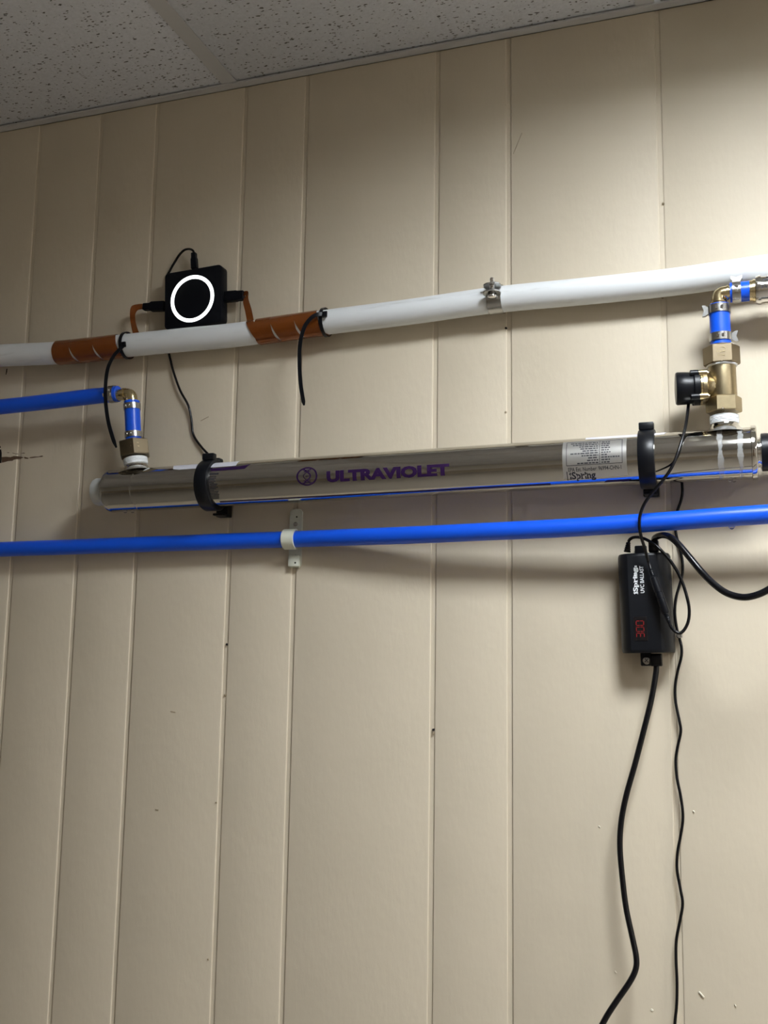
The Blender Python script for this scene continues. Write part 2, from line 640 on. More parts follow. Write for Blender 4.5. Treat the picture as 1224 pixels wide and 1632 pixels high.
fleck(1114, 1580, 1122, 1589.5, 0.0017, M['fleck'])
fleck(1037.5, 1608, 1041, 1611, 0.0024, M['fleck'])
fleck(1171, 1600, 1173, 1604, 0.0010, M['fleck'])
fleck(272, 1133.5, 280, 1135, 0.0012, M['scratch'], 'paint_scuff')
fleck(248, 1290, 253, 1291, 0.0012, M['scratch'], 'paint_scuff')
fleck(320, 671, 333, 664, 0.0007, M['scratch'], 'paint_scuff')
fleck(818, 246, 832, 212, 0.0006, M['scratch'], 'paint_scuff')
fleck(954, 1316, 957, 1319, 0.0010, M['fleck'])
fleck(1104, 1292, 1107, 1294, 0.0012, M['fleck'])
fleck(980, 1547, 983, 1551, 0.0009, M['fleck'])
for px, py in ((690.5, 1163), (690, 1169), (806.5, 523), (358.5, 1108), (345, 1279), (332, 1529), (361.5, 1027), (806, 657), (1057, 324), (1056, 474)):
    bm = bmesh.new()
    add_lathe(bm, P(px, py) + Vector((0, 0.0045, 0)), -Y, [(0, 0.0014), (0.0055, 0.0015), (0.006, 0.0012)], 10)
    obj('nail_head', bm, M['hole'] if py in (1163, 523, 1027) else M['scratch'], wall)

bm = bmesh.new()
wbox(bm, XL - 0.1, XR + 0.1, YF - 0.1, 0.12, -0.1, 0)
struct(obj('floor', bm, M['floor'], loc=(0, 0, 0)))
bm = bmesh.new()
wbox(bm, XL - 0.1, XL, YF, 0, 0, CEIL + 0.17)
struct(obj('wall_left', bm, M['room'], loc=(XL, 0, 0)))
bm = bmesh.new()
wbox(bm, XR, XR + 0.1, YF, 0, 0, CEIL + 0.17)
struct(obj('wall_right', bm, M['room'], loc=(XR, 0, 0)))
bm = bmesh.new()
wbox(bm, XL, XR, YF - 0.1, YF, 0, CEIL + 0.17)
struct(obj('wall_front', bm, M['room'], loc=(0, YF, 0)))
bm = bmesh.new()
wbox(bm, XL, XR, YF, YF + 0.02, 0.09, 0.95, 0.004)
wbox(bm, XL, XR, YF, YF + 0.04, 0.95, 1.02, 0.006)
struct(obj('reflection_trim', bm, M['panel'], loc=(0, YF, 0)))  # unseen wainscot and rail, added to streak the steel tube's reflection
bm = bmesh.new()
wbox(bm, 0.6, 1.5, YF, YF + 0.045, 0, 2.05, 0.004)
for u in (0.7, 1.1):
    wbox(bm, u, u + 0.3, YF + 0.03, YF + 0.055, 0.25, 0.95, 0.008)
    wbox(bm, u, u + 0.3, YF + 0.03, YF + 0.055, 1.1, 1.9, 0.008)
dr = struct(obj('reflection_door', bm, M['wood'], loc=(1.05, YF, 0)))  # unseen door, added as a dark shape for the tube to mirror
bm = bmesh.new()
wbox(bm, XL, XR, -0.012, 0, 0, 0.09, 0.003)
struct(obj('baseboard_back', bm, M['room'], loc=(0, 0, 0)))

# suspended ceiling: tees, wall angle, lay-in tiles
bm = bmesh.new()
wbox(bm, XL, XR, YF, 0, CEIL + 0.16, CEIL + 0.19)
ceiling = struct(obj('ceiling', bm, M['room'], loc=(0, 0, CEIL)))
ceiling['label'] = 'suspended grid ceiling of grey fissured mineral tiles'
TX0 = P(373, 138).x
PITCHX = 0.61
tees = [TX0 + PITCHX * i for i in range(-5, 7)]
tees = [t for t in tees if XL + 0.05 < t < XR - 0.05]
CROSS = [-0.41 - 0.61 * i for i in range(0, 7)]
for t in tees:
    bm = bmesh.new()
    wbox(bm, t - 0.012, t + 0.012, YF + 0.01, -0.002, CEIL - 0.0, CEIL + 0.0015)
    wbox(bm, t - 0.0008, t + 0.0008, YF + 0.01, -0.002, CEIL + 0.0015, CEIL + 0.035)
    obj('ceiling_tee', bm, M['grid'], ceiling, smooth=False)
xs = [XL] + tees + [XR]
for a, b in zip(xs, xs[1:]):
    for y in CROSS:
        bm = bmesh.new()
        wbox(bm, a + 0.012, b - 0.012, y - 0.012, y + 0.012, CEIL, CEIL + 0.0015)
        obj('cross_tee', bm, M['grid'], ceiling, smooth=False)
ys = [0] + CROSS + [YF]
lit_bays = []
for (lx, ly), sw, sd, e in LIGHTS:
    i = max(k for k in range(len(xs) - 1) if xs[k] < lx)
    j = max(k for k in range(len(ys) - 1) if ys[k] > ly)
    lit_bays.append((i, j))
for i in range(len(xs) - 1):
    for j in range(len(ys) - 1):
        if (i, j) in lit_bays:
            continue
        smooth = (j == 0 and abs(xs[i] - (TX0 + PITCHX)) < 0.01)
        gap = 0.020 if smooth else 0.0035
        bm = bmesh.new()
        wbox(bm, xs[i] + gap, xs[i + 1] - 0.0035, ys[j + 1] + 0.0035, ys[j] - 0.004, CEIL + 0.002, CEIL + 0.017, 0.0015)
        obj('ceiling_tile', bm, M['tile_smooth'] if smooth else M['tile'], ceiling)

# wall angle moulding
bm = bmesh.new()
wbox(bm, XL, XR, -0.0165, 0.0, CEIL - 0.0016, CEIL - 0.0002)
wbox(bm, XL, XR, -0.0016, 0.0, CEIL - 0.0016, CEIL + 0.022)
wbox(bm, XL, XR, -0.0165, -0.0140, CEIL - 0.0030, CEIL - 0.0010, 0.0006)
trim = struct(obj('trim_1', bm, M['grid'], loc=(0, 0, CEIL)))
trim['label'] = 'thin grey metal angle moulding where the ceiling meets the wall'

# troffers: the lamp by the wall, then two unseen ones added as fill
for n, ((lx, ly), sw, sd, e) in enumerate(LIGHTS):
    i, j = lit_bays[n]
    x0, x1, y0, y1 = xs[i] + 0.006, xs[i + 1] - 0.006, ys[j + 1] + 0.006, ys[j] - 0.006
    cx, cy = (x0 + x1) / 2, (y0 + y1) / 2
    t = thing('ceiling_light', ['square lay-in ceiling light nearest the pipes', 'added unseen fill light behind the viewer', 'added unseen fill light far to the right'][n], 'ceiling light', (cx, cy, CEIL), 'lay-in ceiling lights')
    bm = bmesh.new()
    rx, ry = sw / 2, sd / 2
    wbox(bm, x0, cx - rx, y0, y1, CEIL + 0.002, CEIL + 0.03)
    wbox(bm, cx + rx, x1, y0, y1, CEIL + 0.002, CEIL + 0.03)
    wbox(bm, cx - rx, cx + rx, y0, cy - ry, CEIL + 0.002, CEIL + 0.03)
    wbox(bm, cx - rx, cx + rx, cy + ry, y1, CEIL + 0.002, CEIL + 0.03)
    for q in ((cx - rx - 0.002, cx - rx, cy - ry, cy + ry), (cx + rx, cx + rx + 0.002, cy - ry, cy + ry), (cx - rx, cx + rx, cy - ry - 0.002, cy - ry), (cx - rx, cx + rx, cy + ry, cy + ry + 0.002)):
        wbox(bm, *q, CEIL + 0.002, CEIL + RECESS[n] + 0.013)
    obj('light_frame', bm, M['enamel'], t, smooth=False)
    bm = bmesh.new()
    wbox(bm, cx - rx, cx + rx, cy - ry, cy + ry, CEIL + RECESS[n], CEIL + RECESS[n] + 0.004)
    obj('light_lens', bm, M['lens'][n], t, smooth=False)

# ================================================================== WHITE PIPE
DW = 0.024          # depth of the white pipe's axis
RW = 0.0172
wp = [(-60, 572), (4, 566.5), (100, 562), (200, 551), (290, 542), (370, 534.5), (445, 524.5), (525, 513), (650, 497.5), (790, 478), (930, 464.5), (1060, 451), (1150, 438.5), (1224, 428), (1300, 417)]
wpath = [P(x, y, DW) for x, y in wp]
bm = bmesh.new()
WSM = add_tube(bm, wpath, RW, 40, 6)
white = tag(obj('white_pipe', bm, M['pvc'], loc=P(4, 566.5, DW)), 'long white plastic pipe running along the wall above everything else', 'pipe')


def on_white(px):
    """point and direction of the white pipe's axis under picture column px"""
    for (xa, ya), (xb, yb) in zip(wp, wp[1:]):
        if xa <= px <= xb:
            t = (px - xa) / (xb - xa)
            target = P(px, ya + (yb - ya) * t, DW)
            break
    best = min(range(1, len(WSM) - 1), key=lambda i: (WSM[i] - target).length)
    d = (WSM[best + 1] - WSM[best - 1]).normalized()
    p = WSM[best] + d * (target - WSM[best]).dot(d)
    return p, d


# wall clip on the white pipe
p, d = on_white(791)
t = thing('pipe_clamp', 'shiny two-piece metal pipe clamp with upright bolt on the white pipe', 'clamp', p)
a, e1, e2 = frame(d, -Y)      # e1 towards the viewer, e2 up or down
up = e2 if e2.z > 0 else -e2
CW = 0.019
bm = bmesh.new()


def band(bm, p, d, up, e1, r, th, wd, a0, a1, n=28):
    L_, R_, N_ = [], [], []
    for k in range(n + 1):
        an = a0 + (a1 - a0) * k / n
        nn = e1 * math.cos(an) + up * math.sin(an)
        L_.append(p - d * wd / 2 + nn * r)
        R_.append(p + d * wd / 2 + nn * r)
        N_.append(nn)
    add_strip(bm, L_, R_, th, N_)


band(bm, p, d, up, e1, RW + 0.0004, 0.0014, CW, R(32), R(178))
obj('upper_band', bm, M['zinc'], t)
bm = bmesh.new()
band(bm, p, d, up, e1, RW + 0.0004, 0.0014, CW, R(-178), R(-4))
obj('lower_band', bm, M['zinc'], t)
for nm, an in (('upper_flange', 32), ('lower_flange', -4)):
    nn = e1 * math.cos(R(an)) + up * math.sin(R(an))
    bm = bmesh.new()
    o = p + nn * (RW + 0.0012)
    out = (e1 * 1.0 + up * 0.12).normalized()
    poly = [(-CW / 2, -0.001), (CW / 2, -0.001), (CW * 0.62, 0.006), (CW * 0.55, 0.012), (CW * 0.3, 0.0155), (-CW * 0.3, 0.0155), (-CW * 0.55, 0.012), (-CW * 0.62, 0.006)]
    add_prism(bm, poly, o, d, out, out.cross(d).normalized() * 1.0, 0.0016)
    obj(nm, bm, M['zinc'], t, smooth=False)
bc = p + e1 * (RW + 0.0065)
bm = bmesh.new()
add_lathe(bm, bc - up * 0.006, up, [(0, 0.0033)] + [(0.001 + 0.0008 * k, 0.0033 if k % 2 else 0.0029) for k in range(32)] + [(0.0272, 0.0026)], 16)
obj('bolt', bm, M['chrome'], t)
bm = bmesh.new()
add_lathe(bm, bc - up * 0.0062, up, [(0, 0.0032), (0.001, 0.0056), (0.003, 0.006), (0.004, 0.0058)], 20)
obj('bolt_head', bm, M['chrome'], t)
bm = bmesh.new()
add_box(bm, p + Y * (RW + 0.0035), d, Y, up, 0.012, 0.007, 0.02, 0.001, 1)
obj('wall_stem', bm, M['zinc'], t)

# ================================================================== BLACK BOX WITH THE RING LIGHT
DB = 0.0265           # depth of its front face
TB = 0.0185           # thickness
A_, B_ = P(262.5, 436, DB), P(353, 420.5, DB)
ex = (B_ - A_).normalized()
ez = Y.cross(ex) * -1
ez = ez if ez.z > 0 else -ez
BWd = (B_ - A_).length
_bp, _bd = on_white(308)
BHt = ((A_ + B_) / 2 - _bp).dot(ez) - (RW + 0.0026)      # it stands on the pipe
bc = (A_ + B_) / 2 - ez * BHt / 2
box = thing('water_conditioner', 'square black box with a glowing white ring standing on the white pipe', 'device', bc - ez * BHt / 2)
bm = bmesh.new()
add_box(bm, bc + Y * (TB / 2), ex, Y, ez, BWd, TB, BHt)
ver = [e for e in bm.edges if abs((e.verts[0].co - e.verts[1].co).normalized().dot(Y)) > 0.9]
bmesh.ops.bevel(bm, geom=ver, offset=0.006, segments=4, profile=0.5, affect='EDGES')
rim = [e for e in bm.edges if len(e.link_faces) == 2 and e.calc_face_angle(0) > R(60)]
bmesh.ops.bevel(bm, geom=rim, offset=0.0015, segments=2, profile=0.5, affect='EDGES')
obj('housing', bm, M['black_matt'], box)
rc = P(306.5, 476, DB)
bm = bmesh.new()
add_ring(bm, rc + Y * 0.0006, -Y, [(0, 0.0302), (0.0012, 0.0304), (0.0016, 0.0315), (0.0016, 0.0345), (0.0012, 0.0356), (0, 0.0358)], 64, ref=ez)
obj('light_ring', bm, M['ring'], box, label='glowing white ring')
bm = bmesh.new()
add_lathe(bm, rc + Y * 0.0006, -Y, [(0, 0.0300), (0.0009, 0.0300), (0.0011, 0.0294)], 64, ref=ez)
obj('front_disc', bm, M['black_matt'], box)


def plug(name, a, b, w0, w1, th, parent, mt):
    """tapered rectangular plug from a (at the box) to b"""
    t, e1, e2 = frame(b - a, -Y)
    bm = bmesh.new()
    L = (b - a).length
    rings = []
    for s, wv in ((0, w0), (0.62, w0 * 0.98), (0.70, w1 * 1.02), (1.0, w1)):
        c = a + t * (L * s)
        rings.append([bm.verts.new(c + e1 * (th / 2 * i) + e2 * (wv / 2 * j)) for i, j in ((-1, -1), (1, -1), (1, 1), (-1, 1))])
    for p_, q_ in zip(rings, rings[1:]):
        for k in range(4):
            bm.faces.new((p_[k], p_[(k + 1) % 4], q_[(k + 1) % 4], q_[k]))
    bm.faces.new(rings[0][::-1])
    bm.faces.new(rings[-1])
    bmesh.ops.bevel(bm, geom=bm.edges[:], offset=0.0008, segments=1, affect='EDGES')
    return obj(name, bm, mt, parent)


dp = DB - TB / 2
plug('ribbon_plug', P(263, 488, dp), P(229, 489.5, dp), 0.0145, 0.010, 0.009, box, M['black_matt'])
plug('ribbon_plug', P(358, 473.5, dp), P(389, 471, dp), 0.0155, 0.0135, 0.009, box, M['black_matt'])


def wsurf(px, ang, h=0.0014):
    """point on the white pipe's skin: ang 0 on top, 90 towards the viewer, 180 underneath"""
    p, d = on_white(px)
    a, e1, e2 = frame(d, Z)
    e2 = e2 if e2.y < 0 else -e2
    return p + (e1 * math.cos(R(ang)) + e2 * math.sin(R(ang))) * (RW + h)


# flat amber ribbons: each leaves its plug and is wound round the pipe
def ribbon(lead, px0, px1, turns, gaps, wide, parent, lead_ref):
    """lead: list of (left edge, right edge) points; then a helix from px0 to px1 on the white pipe"""
    bm = bmesh.new()
    L_, R_, N_ = [], [], []
    ls = smooth_path([a for a, b in lead], 6)
    rs = smooth_path([b for a, b in lead], 6)
    for i in range(len(ls)):
        j = min(i + 1, len(ls) - 1)
        i0 = max(i - 1, 0)
        n = (ls[j] - ls[i0]).cross(rs[i] - ls[i])
        n.normalize()
        if n.y > 0:
            n = -n
        L_.append(ls[i])
        R_.append(rs[i])
        N_.append(n)
    add_strip(bm, L_, R_, 0.0004, N_)
    L_, R_, N_ = [], [], []
    nst = 44
    pitch = (px1 - px0) / turns
    for k in range(turns * nst + 1):
        fr = k / nst
        an = 2 * PI * fr
        px = px0 + pitch * fr
        g = gaps * max(0, math.cos(an - R(135))) ** 3         # the turns part a little on the lower front
        wl = pitch * (0.5 - g) + 0.6
        pa, da = on_white(min(max(px - wl * 1.0, px0), px1))
        pb, db = on_white(min(max(px + wl * 1.0, px0), px1))
        a, e1, e2 = frame(da, Z)
        # start on top of the pipe and run over the front, under and up the back
        n = e1 * math.cos(an) + (e2 if e2.y < 0 else -e2) * math.sin(an)
        rr = RW + 0.0009 + 0.00025 * (k % 2) * 0 + 0.00035 * math.sin(3 * an + fr) ** 2
        L_.append(pa + n * rr)
        R_.append(pb + n * rr)
        N_.append(n)
    add_strip(bm, L_, R_, 0.0004, N_)
    return obj('ribbon_cable', bm, M['film'], parent, angle=50, label='flat amber ribbon wound round the white pipe')


d1 = 0.017
ribbon([(P(231, 484.5, d1), P(231, 493.5, d1)), (P(222, 484.5, d1 + .002), P(226, 493, d1 + .001)), (P(210, 488, d1 + .004), P(219, 495, d1 + .002)), (P(207, 500, d1 + .005), P(215.5, 503, d1 + .003)), (P(208.5, 516, d1 + .003), P(217, 516, d1 + .002)), (wsurf(210, -5), wsurf(220, -5)), (wsurf(210, -30), wsurf(220, -30)), (wsurf(210, -60), wsurf(220, -60))],
       94, 205, 3, 0.06, 1, box, None)
ribbon([(P(386, 473.5, d1), P(387.5, 464.5, d1)), (P(392, 471, d1 + .003), P(395.5, 464.5, d1 + .002)), (P(387.5, 481, d1 + .009), P(396, 476, d1 + .008)), (P(391, 497, d1 + .012), P(401, 493, d1 + .013)), (wsurf(396, 18, .001), wsurf(407, 18, .001)), (wsurf(400, 55), wsurf(411, 50)), (wsurf(405.5, 90), wsurf(419, 85)), (wsurf(412, 130), wsurf(427, 125)), (wsurf(418, 165), wsurf(434, 165))],
       413, 524, 3, 0.07, 1, box, None)


# cable ties, each a loop with a head and a long free tail
def cable_tie(px, tail, head, label):
    p, d = on_white(px)
    t = thing('cable_tie', label, 'cable tie', p, 'black cable ties on the white pipe')
    bm = bmesh.new()
    add_ring(bm, p - d * 0.0024, d, [(0, RW + 0.0018), (0, RW + 0.0032), (0.0048, RW + 0.0032), (0.0048, RW + 0.0018)], 48)
    obj('loop', bm, M['black'], t)
    hp = P(*head)
    bm = bmesh.new()
    add_box(bm, hp, d, (p - hp).normalized(), d.cross((p - hp).normalized()), 0.0075, 0.0055, 0.0085, 0.0012, 2)
    obj('tie_head', bm, M['black'], t)
    bm = bmesh.new()
    path = smooth_path([P(*q) for q in tail], 8)
    fr = frames_along(path, ref=X)
    n = len(path)
    hw = [0.0027 * (1 if i < n - 6 else 1 - 0.7 * (i - n + 6) / 6) for i in range(n)]
    wv = [f[0].cross(Y).normalized() for f in fr]
    add_strip(bm, [q - v * h for q, v, h in zip(path, wv, hw)], [q + v * h for q, v, h in zip(path, wv, hw)], 0.0013, [v.cross(f[0]) for v, f in zip(wv, fr)])
    obj('tail', bm, M['black'], t)


cable_tie(203, [(196, 551, .0455), (188, 559, .050), (181, 567, .054), (172, 585, .060), (168, 610, .066), (168, 640, .072), (172, 671, .076), (179, 697, .078), (185, 713, .079)], (197, 549, .0435),
          'black cable tie with long curved tail above the left brass elbow')
cable_tie(519, [(515, 500.5, .046), (505, 501, .050), (494, 508, .053), (484, 523, .056), (478, 548, .056), (477, 580, .054), (479, 612, .051), (482.5, 635, .049), (484.5, 646, .048)], (517.5, 501, .0455),
          'black cable tie with straight hanging tail right of the box')

# ================================================================== UV CHAMBER
DT = 0.045
RC = 0.0305
CA, CB = P(177, 783, DT), P(1207, 721.5, DT)
# axis ends fitted so that the drawn outline matches
AX = (CB - CA).normalized()
LT = (CB - CA).length
E1 = (-Y - AX * (-Y).dot(AX)).normalized()     # towards the viewer
E2 = AX.cross(E1)
if E2.z < 0:
    E2 = -E2                                    # up


def cyl(t, ph, r=RC):
    return CA + AX * t + (E1 * math.cos(ph) + E2 * math.sin(ph)) * r


def cyl_tp(px, py, r=RC):
    """where the view ray through px, py meets the chamber: distance along it and angle"""
    d = ray(px, py)
    o = CAM - CA
    do, dd = o - AX * o.dot(AX), d - AX * d.dot(AX)
    a, b, c = dd.dot(dd), 2 * do.dot(dd), do.dot(do) - r * r
    disc = max(0.0, b * b - 4 * a * c)
    s = (-b - math.sqrt(disc)) / (2 * a)
    q = o + d * s
    return q.dot(AX), math.atan2(q.dot(E2), q.dot(E1))


uv = thing('uv_chamber', 'long polished steel tube lettered ULTRAVIOLET held by two black clamps', 'water purifier', (CA + CB) / 2)
bm = bmesh.new()
add_lathe(bm, CA, AX, [(0, 0.020), (0, 0.0285), (0.0008, 0.0302), (0.002, RC + 0.0003), (0.006, RC + 0.0003), (0.0068, RC), (0.0075, RC), (0.0095, RC), (0.0495, RC), (0.0500, RC), (0.0504, RC + 0.0002), (0.0516, RC + 0.0002), (0.0520, RC), (0.0525, RC), (0.0545, RC),
                      (LT / 2, RC), (LT - 0.0095, RC), (LT - 0.0075, RC), (LT - 0.0068, RC), (LT - 0.0062, RC + 0.0016), (LT - 0.0014, RC + 0.0018), (LT, RC + 0.0004), (LT, 0.016)], 96, ref=E1)
obj('tube_body', bm, M['steel'], uv, angle=50)
# left end: threaded collar and a translucent cap
bm = bmesh.new()
add_lathe(bm, CA - AX * 0.006, AX, [(0, 0.0185), (0.0006, 0.0195), (0.0018, 0.0195), (0.0022, 0.0185), (0.0034, 0.0185), (0.0038, 0.0195), (0.0062, 0.0195)], 40)
obj('collar', bm, M['chrome'], uv)
bm = bmesh.new()
add_lathe(bm, CA - AX * 0.0245, AX, [(0, 0.0170), (0.001, 0.0192), (0.003, 0.0200), (0.016, 0.0200), (0.0168, 0.0188), (0.0186, 0.0185)], 40)
obj('end_cap', bm, M['cap'], uv, label='translucent grey end cap')
# right end: bright collar and black lamp socket
bm = bmesh.new()
add_lathe(bm, CA + AX * (LT - 0.001), AX, [(0, 0.019), (0.0016, 0.019), (0.002, 0.0175), (0.0035, 0.0175), (0.004, 0.019), (0.0058, 0.019), (0.0062, 0.0175), (0.008, 0.0175)], 40)
obj('collar', bm, M['chrome'], uv)
bm = bmesh.new()
add_lathe(bm, CA + AX * (LT + 0.004), AX, [(0, 0.0205), (0.0008, 0.0222), (0.036, 0.0222), (0.037, 0.020), (0.060, 0.0125), (0.075, 0.006)], 40)
obj('lamp_socket', bm, M['black'], uv, label='black lamp socket')


def t_at(px):
    """distance along the chamber whose axis point is drawn at column px"""
    lo, hi = -0.2, LT + 0.2
    for _ in range(50):
        mid = (lo + hi) / 2
        v = CA + AX * mid - CAM
        x = 612 + F_PX * v.dot(RT) / v.dot(_f)
        if x < px:
            lo = mid
        else:
            hi = mid
    return mid


def port(px, h, tape_r, jitter_seed, aim):
    t = t_at(px)
    b = CA + AX * t
    E2 = (P(*aim) - b).normalized()
    bm = bmesh.new()
    pr = []
    for k in range(13):                        # saddle flare, then neck
        s = k / 12
        pr.append((RC * 0.80 + 0.0145 * s, 0.0152 + 0.0125 * (1 - s) ** 2.2))
    pr += [(RC + 0.0085, 0.0152), (h - 0.001, 0.0152), (h, 0.0145)]
    add_lathe(bm, b, E2, pr, 40, ref=E1)
    obj('port', bm, M['steel'], uv)
    rnd = random.Random(jitter_seed)
    jj = [[rnd.uniform(-0.02, 0.02) for k in range(48)] for n in range(14)]
    bm = bmesh.new()
    tp = [(RC + 0.0056 + 0.0009 * k, tape_r + (0.0006 if k % 2 else 0) - 0.0015 * abs(k - 6) / 6 * (1 if k in (0, 12) else 0.3)) for k in range(13)]
    add_lathe(bm, b, E2, tp, 48, ref=E1, jit=lambda n, k: jj[n][k])
    obj('thread_tape', bm, M['ptfe'], uv, label='white thread tape')
    return b, E2


pl_b, pl_d = port(221, RC + 0.016, 0.0166, 3, (213, 703, DT))
pr_b, pr_d = port(1157, RC + 0.016, 0.0162, 5, (1145.5, 470, DT + 0.002))


# prints on the chamber
def cyl_map(t0, ph0, du, dph, slope=0.0):
    def f(u, v, h):
        return cyl(t0 + du * u, ph0 + dph * v, RC + 0.00012 + h)
    return f


def cyl_print(bm, px0, py0, px1, py1, name, mt, rows=8, lo=0.0, hi=1.0):
    """bm in unit u, v; (px0, py0) lower left, (px1, py1) upper right as drawn on the chamber"""
    ta, pa = cyl_tp(px0, py0)
    tb, pb = cyl_tp(px1, py1)
    cut_rows(bm, rows, lo, hi)
    out = thicken(bm, cyl_map(ta, pa, tb - ta, pb - pa), 0.00008)
    return obj(name, out, mt, uv, smooth=False)


tb_, _, _, y0_, y1_ = text_bm('H')
CAPH = y1_ - y0_
tb_.free()
cyl_print(unit_text('ULTRAVIOLET', 0.055, -0.04, CAPH + 0.09), 521, 768.5, 716, 739, 'lettering', M['purple'], 6)
# round emblem: a ring with a twisted strand and rungs
bm = bmesh.new()
strokes(bm, [(0.5 + 0.46 * math.cos(2 * PI * k / 40), 0.5 + 0.46 * math.sin(2 * PI * k / 40)) for k in range(41)], 0.075)
strokes(bm, [(0.5 + 0.17 * math.sin(PI * (0.5 - 2.0 * (k / 16 - 0.5)) * 0.9 + 0.2), 0.10 + 0.80 * k / 16) for k in range(17)], 0.065)
strokes(bm, [(0.5 - 0.16 * math.sin(PI * (0.5 - 2.0 * (k / 16 - 0.5)) * 0.9 + 0.2), 0.10 + 0.80 * k / 16) for k in range(17)], 0.03)
for yv, hw in ((0.16, 0.22), (0.26, 0.16), (0.74, 0.15), (0.84, 0.2), (0.5, 0.06)):
    strokes(bm, [(0.5 - hw, yv), (0.5 + hw, yv)], 0.035)
cyl_print(bm, 473.5, 775, 507, 743.5, 'emblem', M['purple'], 8)


def cyl_patch(pts_top, pts_bot, name, mt, n=6, lift=0.0, label=None):
    """sticker between an upper and a lower edge, given as drawn (columns left to right)"""
    T = [cyl_tp(*p) for p in pts_top]
    B = [cyl_tp(*p) for p in pts_bot]
    bm = bmesh.new()
    m_ = len(T)
    rows = []
    for k in range(n + 1):
        s = k / n
        rows.append([bm.verts.new(cyl(a[0] + (b[0] - a[0]) * s, a[1] + (b[1] - a[1]) * s, RC + 0.00010 + lift)) for a, b in zip(T, B)])
    for p_, q_ in zip(rows, rows[1:]):
        for k in range(m_ - 1):
            bm.faces.new((p_[k], p_[k + 1], q_[k + 1], q_[k]))
    geo = bmesh.ops.extrude_face_region(bm, geom=bm.faces[:])
    for v in geo['geom']:
        if isinstance(v, bmesh.types.BMVert):
            c = CA + AX * (v.co - CA).dot(AX)
            v.co += (v.co - c).normalized() * 0.00006
    return obj(name, bm, mt, uv, label=label)


def tp_patch(t0, t1, p0, p1, name, mt, n=8, skew=0.0, lift=0.0):
    bm = bmesh.new()
    rows = []
    for k in range(n + 1):
        s = k / n
        ph = p0 + (p1 - p0) * s
        rows.append([bm.verts.new(cyl(t0 + skew * s, ph, RC + 0.0001 + lift)), bm.verts.new(cyl(t1 + skew * s, ph, RC + 0.0001 + lift))])
    for p_, q_ in zip(rows, rows[1:]):
        bm.faces.new((p_[0], p_[1], q_[1], q_[0]))
    geo = bmesh.ops.extrude_face_region(bm, geom=bm.faces[:])
    for v in geo['geom']:
        if isinstance(v, bmesh.types.BMVert):
            c = CA + AX * (v.co - CA).dot(AX)
            v.co += (v.co - c).normalized() * 0.00006
    return obj(name, bm, mt, uv)


# specification label: film, frame, rows of small print, number line, maker's name
lt0, lp0 = cyl_tp(903, 742.5)
lt1, lp1 = cyl_tp(992, 700.5)
ft1, fp0 = cyl_tp(1000, 752)
tp_patch(cyl_tp(902, 745)[0] - 0.004, ft1, lp0 - 0.55, lp1 + 0.08, 'label_film', M['label_film'], 12)
_lift = 0.00012


def label_print(bm, name, rows=6):
    cut_rows(bm, rows)
    return obj(name, thicken(bm, lambda u, v, h: cyl(lt0 + (lt1 - lt0) * u, lp0 + (lp1 - lp0) * v, RC + 0.0001 + _lift + h), 0.00006), M['ink'], uv, smooth=False)


bm = bmesh.new()
for a, b in (((0, 0), (1, 0)), ((0, 1), (1, 1)), ((0, 0), (0, 1)), ((1, 0), (1, 1)), ((0.6, 0), (0.6, 1))):
    strokes(bm, [a, b], 0.010 if a[0] == b[0] else 0.022)
label_print(bm, 'label_frame', 10)
rnd = random.Random(11)
bm = bmesh.new()
for k in range(10):
    v = 0.06 + 0.094 * k
    u = 0.575
    ln = [0.38, 0.2, 0.18, 0.3, 0.5, 0.28, 0.32, 0.34, 0.46, 0.5][k]
    u0 = 0.575 - ln
    while u0 < 0.565:
        wv = min(rnd.uniform(0.025, 0.075), 0.575 - u0)
        rect(bm, u0, v - 0.024, u0 + wv, v + 0.024)
        u0 += wv + 0.012
    ln = [0.14, 0.16, 0.30, 0.1, 0.16, 0.12, 0.14, 0.1, 0.12, 0.14][k]
    u0 = 0.63
    while u0 < 0.63 + ln:
        wv = rnd.uniform(0.025, 0.06)
        rect(bm, u0, v - 0.024, u0 + wv, v + 0.024)
        u0 += wv + 0.012
label_print(bm, 'label_rows', 1)
bm = unit_text('EPA Est. Number: 96994-CHN-1', 0.012, 0, CAPH)
ta, pa = cyl_tp(906, 752)
tb2, pb2 = cyl_tp(990, 741.5)
obj('label_number', thicken(bm, lambda u, v, h: cyl(ta + (tb2 - ta) * u, pa + (lp1 - lp0) * 0.15 * v, RC + 0.0001 + _lift + h), 0.00006), M['ink'], uv, smooth=False)


def maker_name():
    """the maker's name in a bold slab face: letters with feet added"""
    bm, x0, x1, y0, y1 = text_bm('iSpring', 0.03)
    H = CAPH
    fx = []
    for s in ('', 'iS', 'iSp', 'iSpr', 'iSpri', 'iSprin'):
        if not s:
            fx.append(x0)
            continue
        b2, a0, a1, _, _ = text_bm(s, 0.03)
        fx.append(a1 + 0.075)
        b2.free()
    xh = H * 0.74
    sw = 0.10
    for k, (stem0, levels) in enumerate(((fx[0], (0, 1)), (fx[1], (-0.28, 1)), (fx[2], (0, 1)), (fx[3], (0, 1)), (fx[4], (0, 1)))):
        for lv in levels:
            yb = -0.02 if lv == 0 else (xh if lv == 1 else -0.235)
            rect(bm, stem0 - 0.07, yb - 0.035, stem0 + (0.19 if lv != 1 else 0.07), yb + 0.05)
    for v in bm.verts:
        v.co.x = (v.co.x - x0) / (x1 - x0)
        v.co.y = v.co.y / H
    return bm


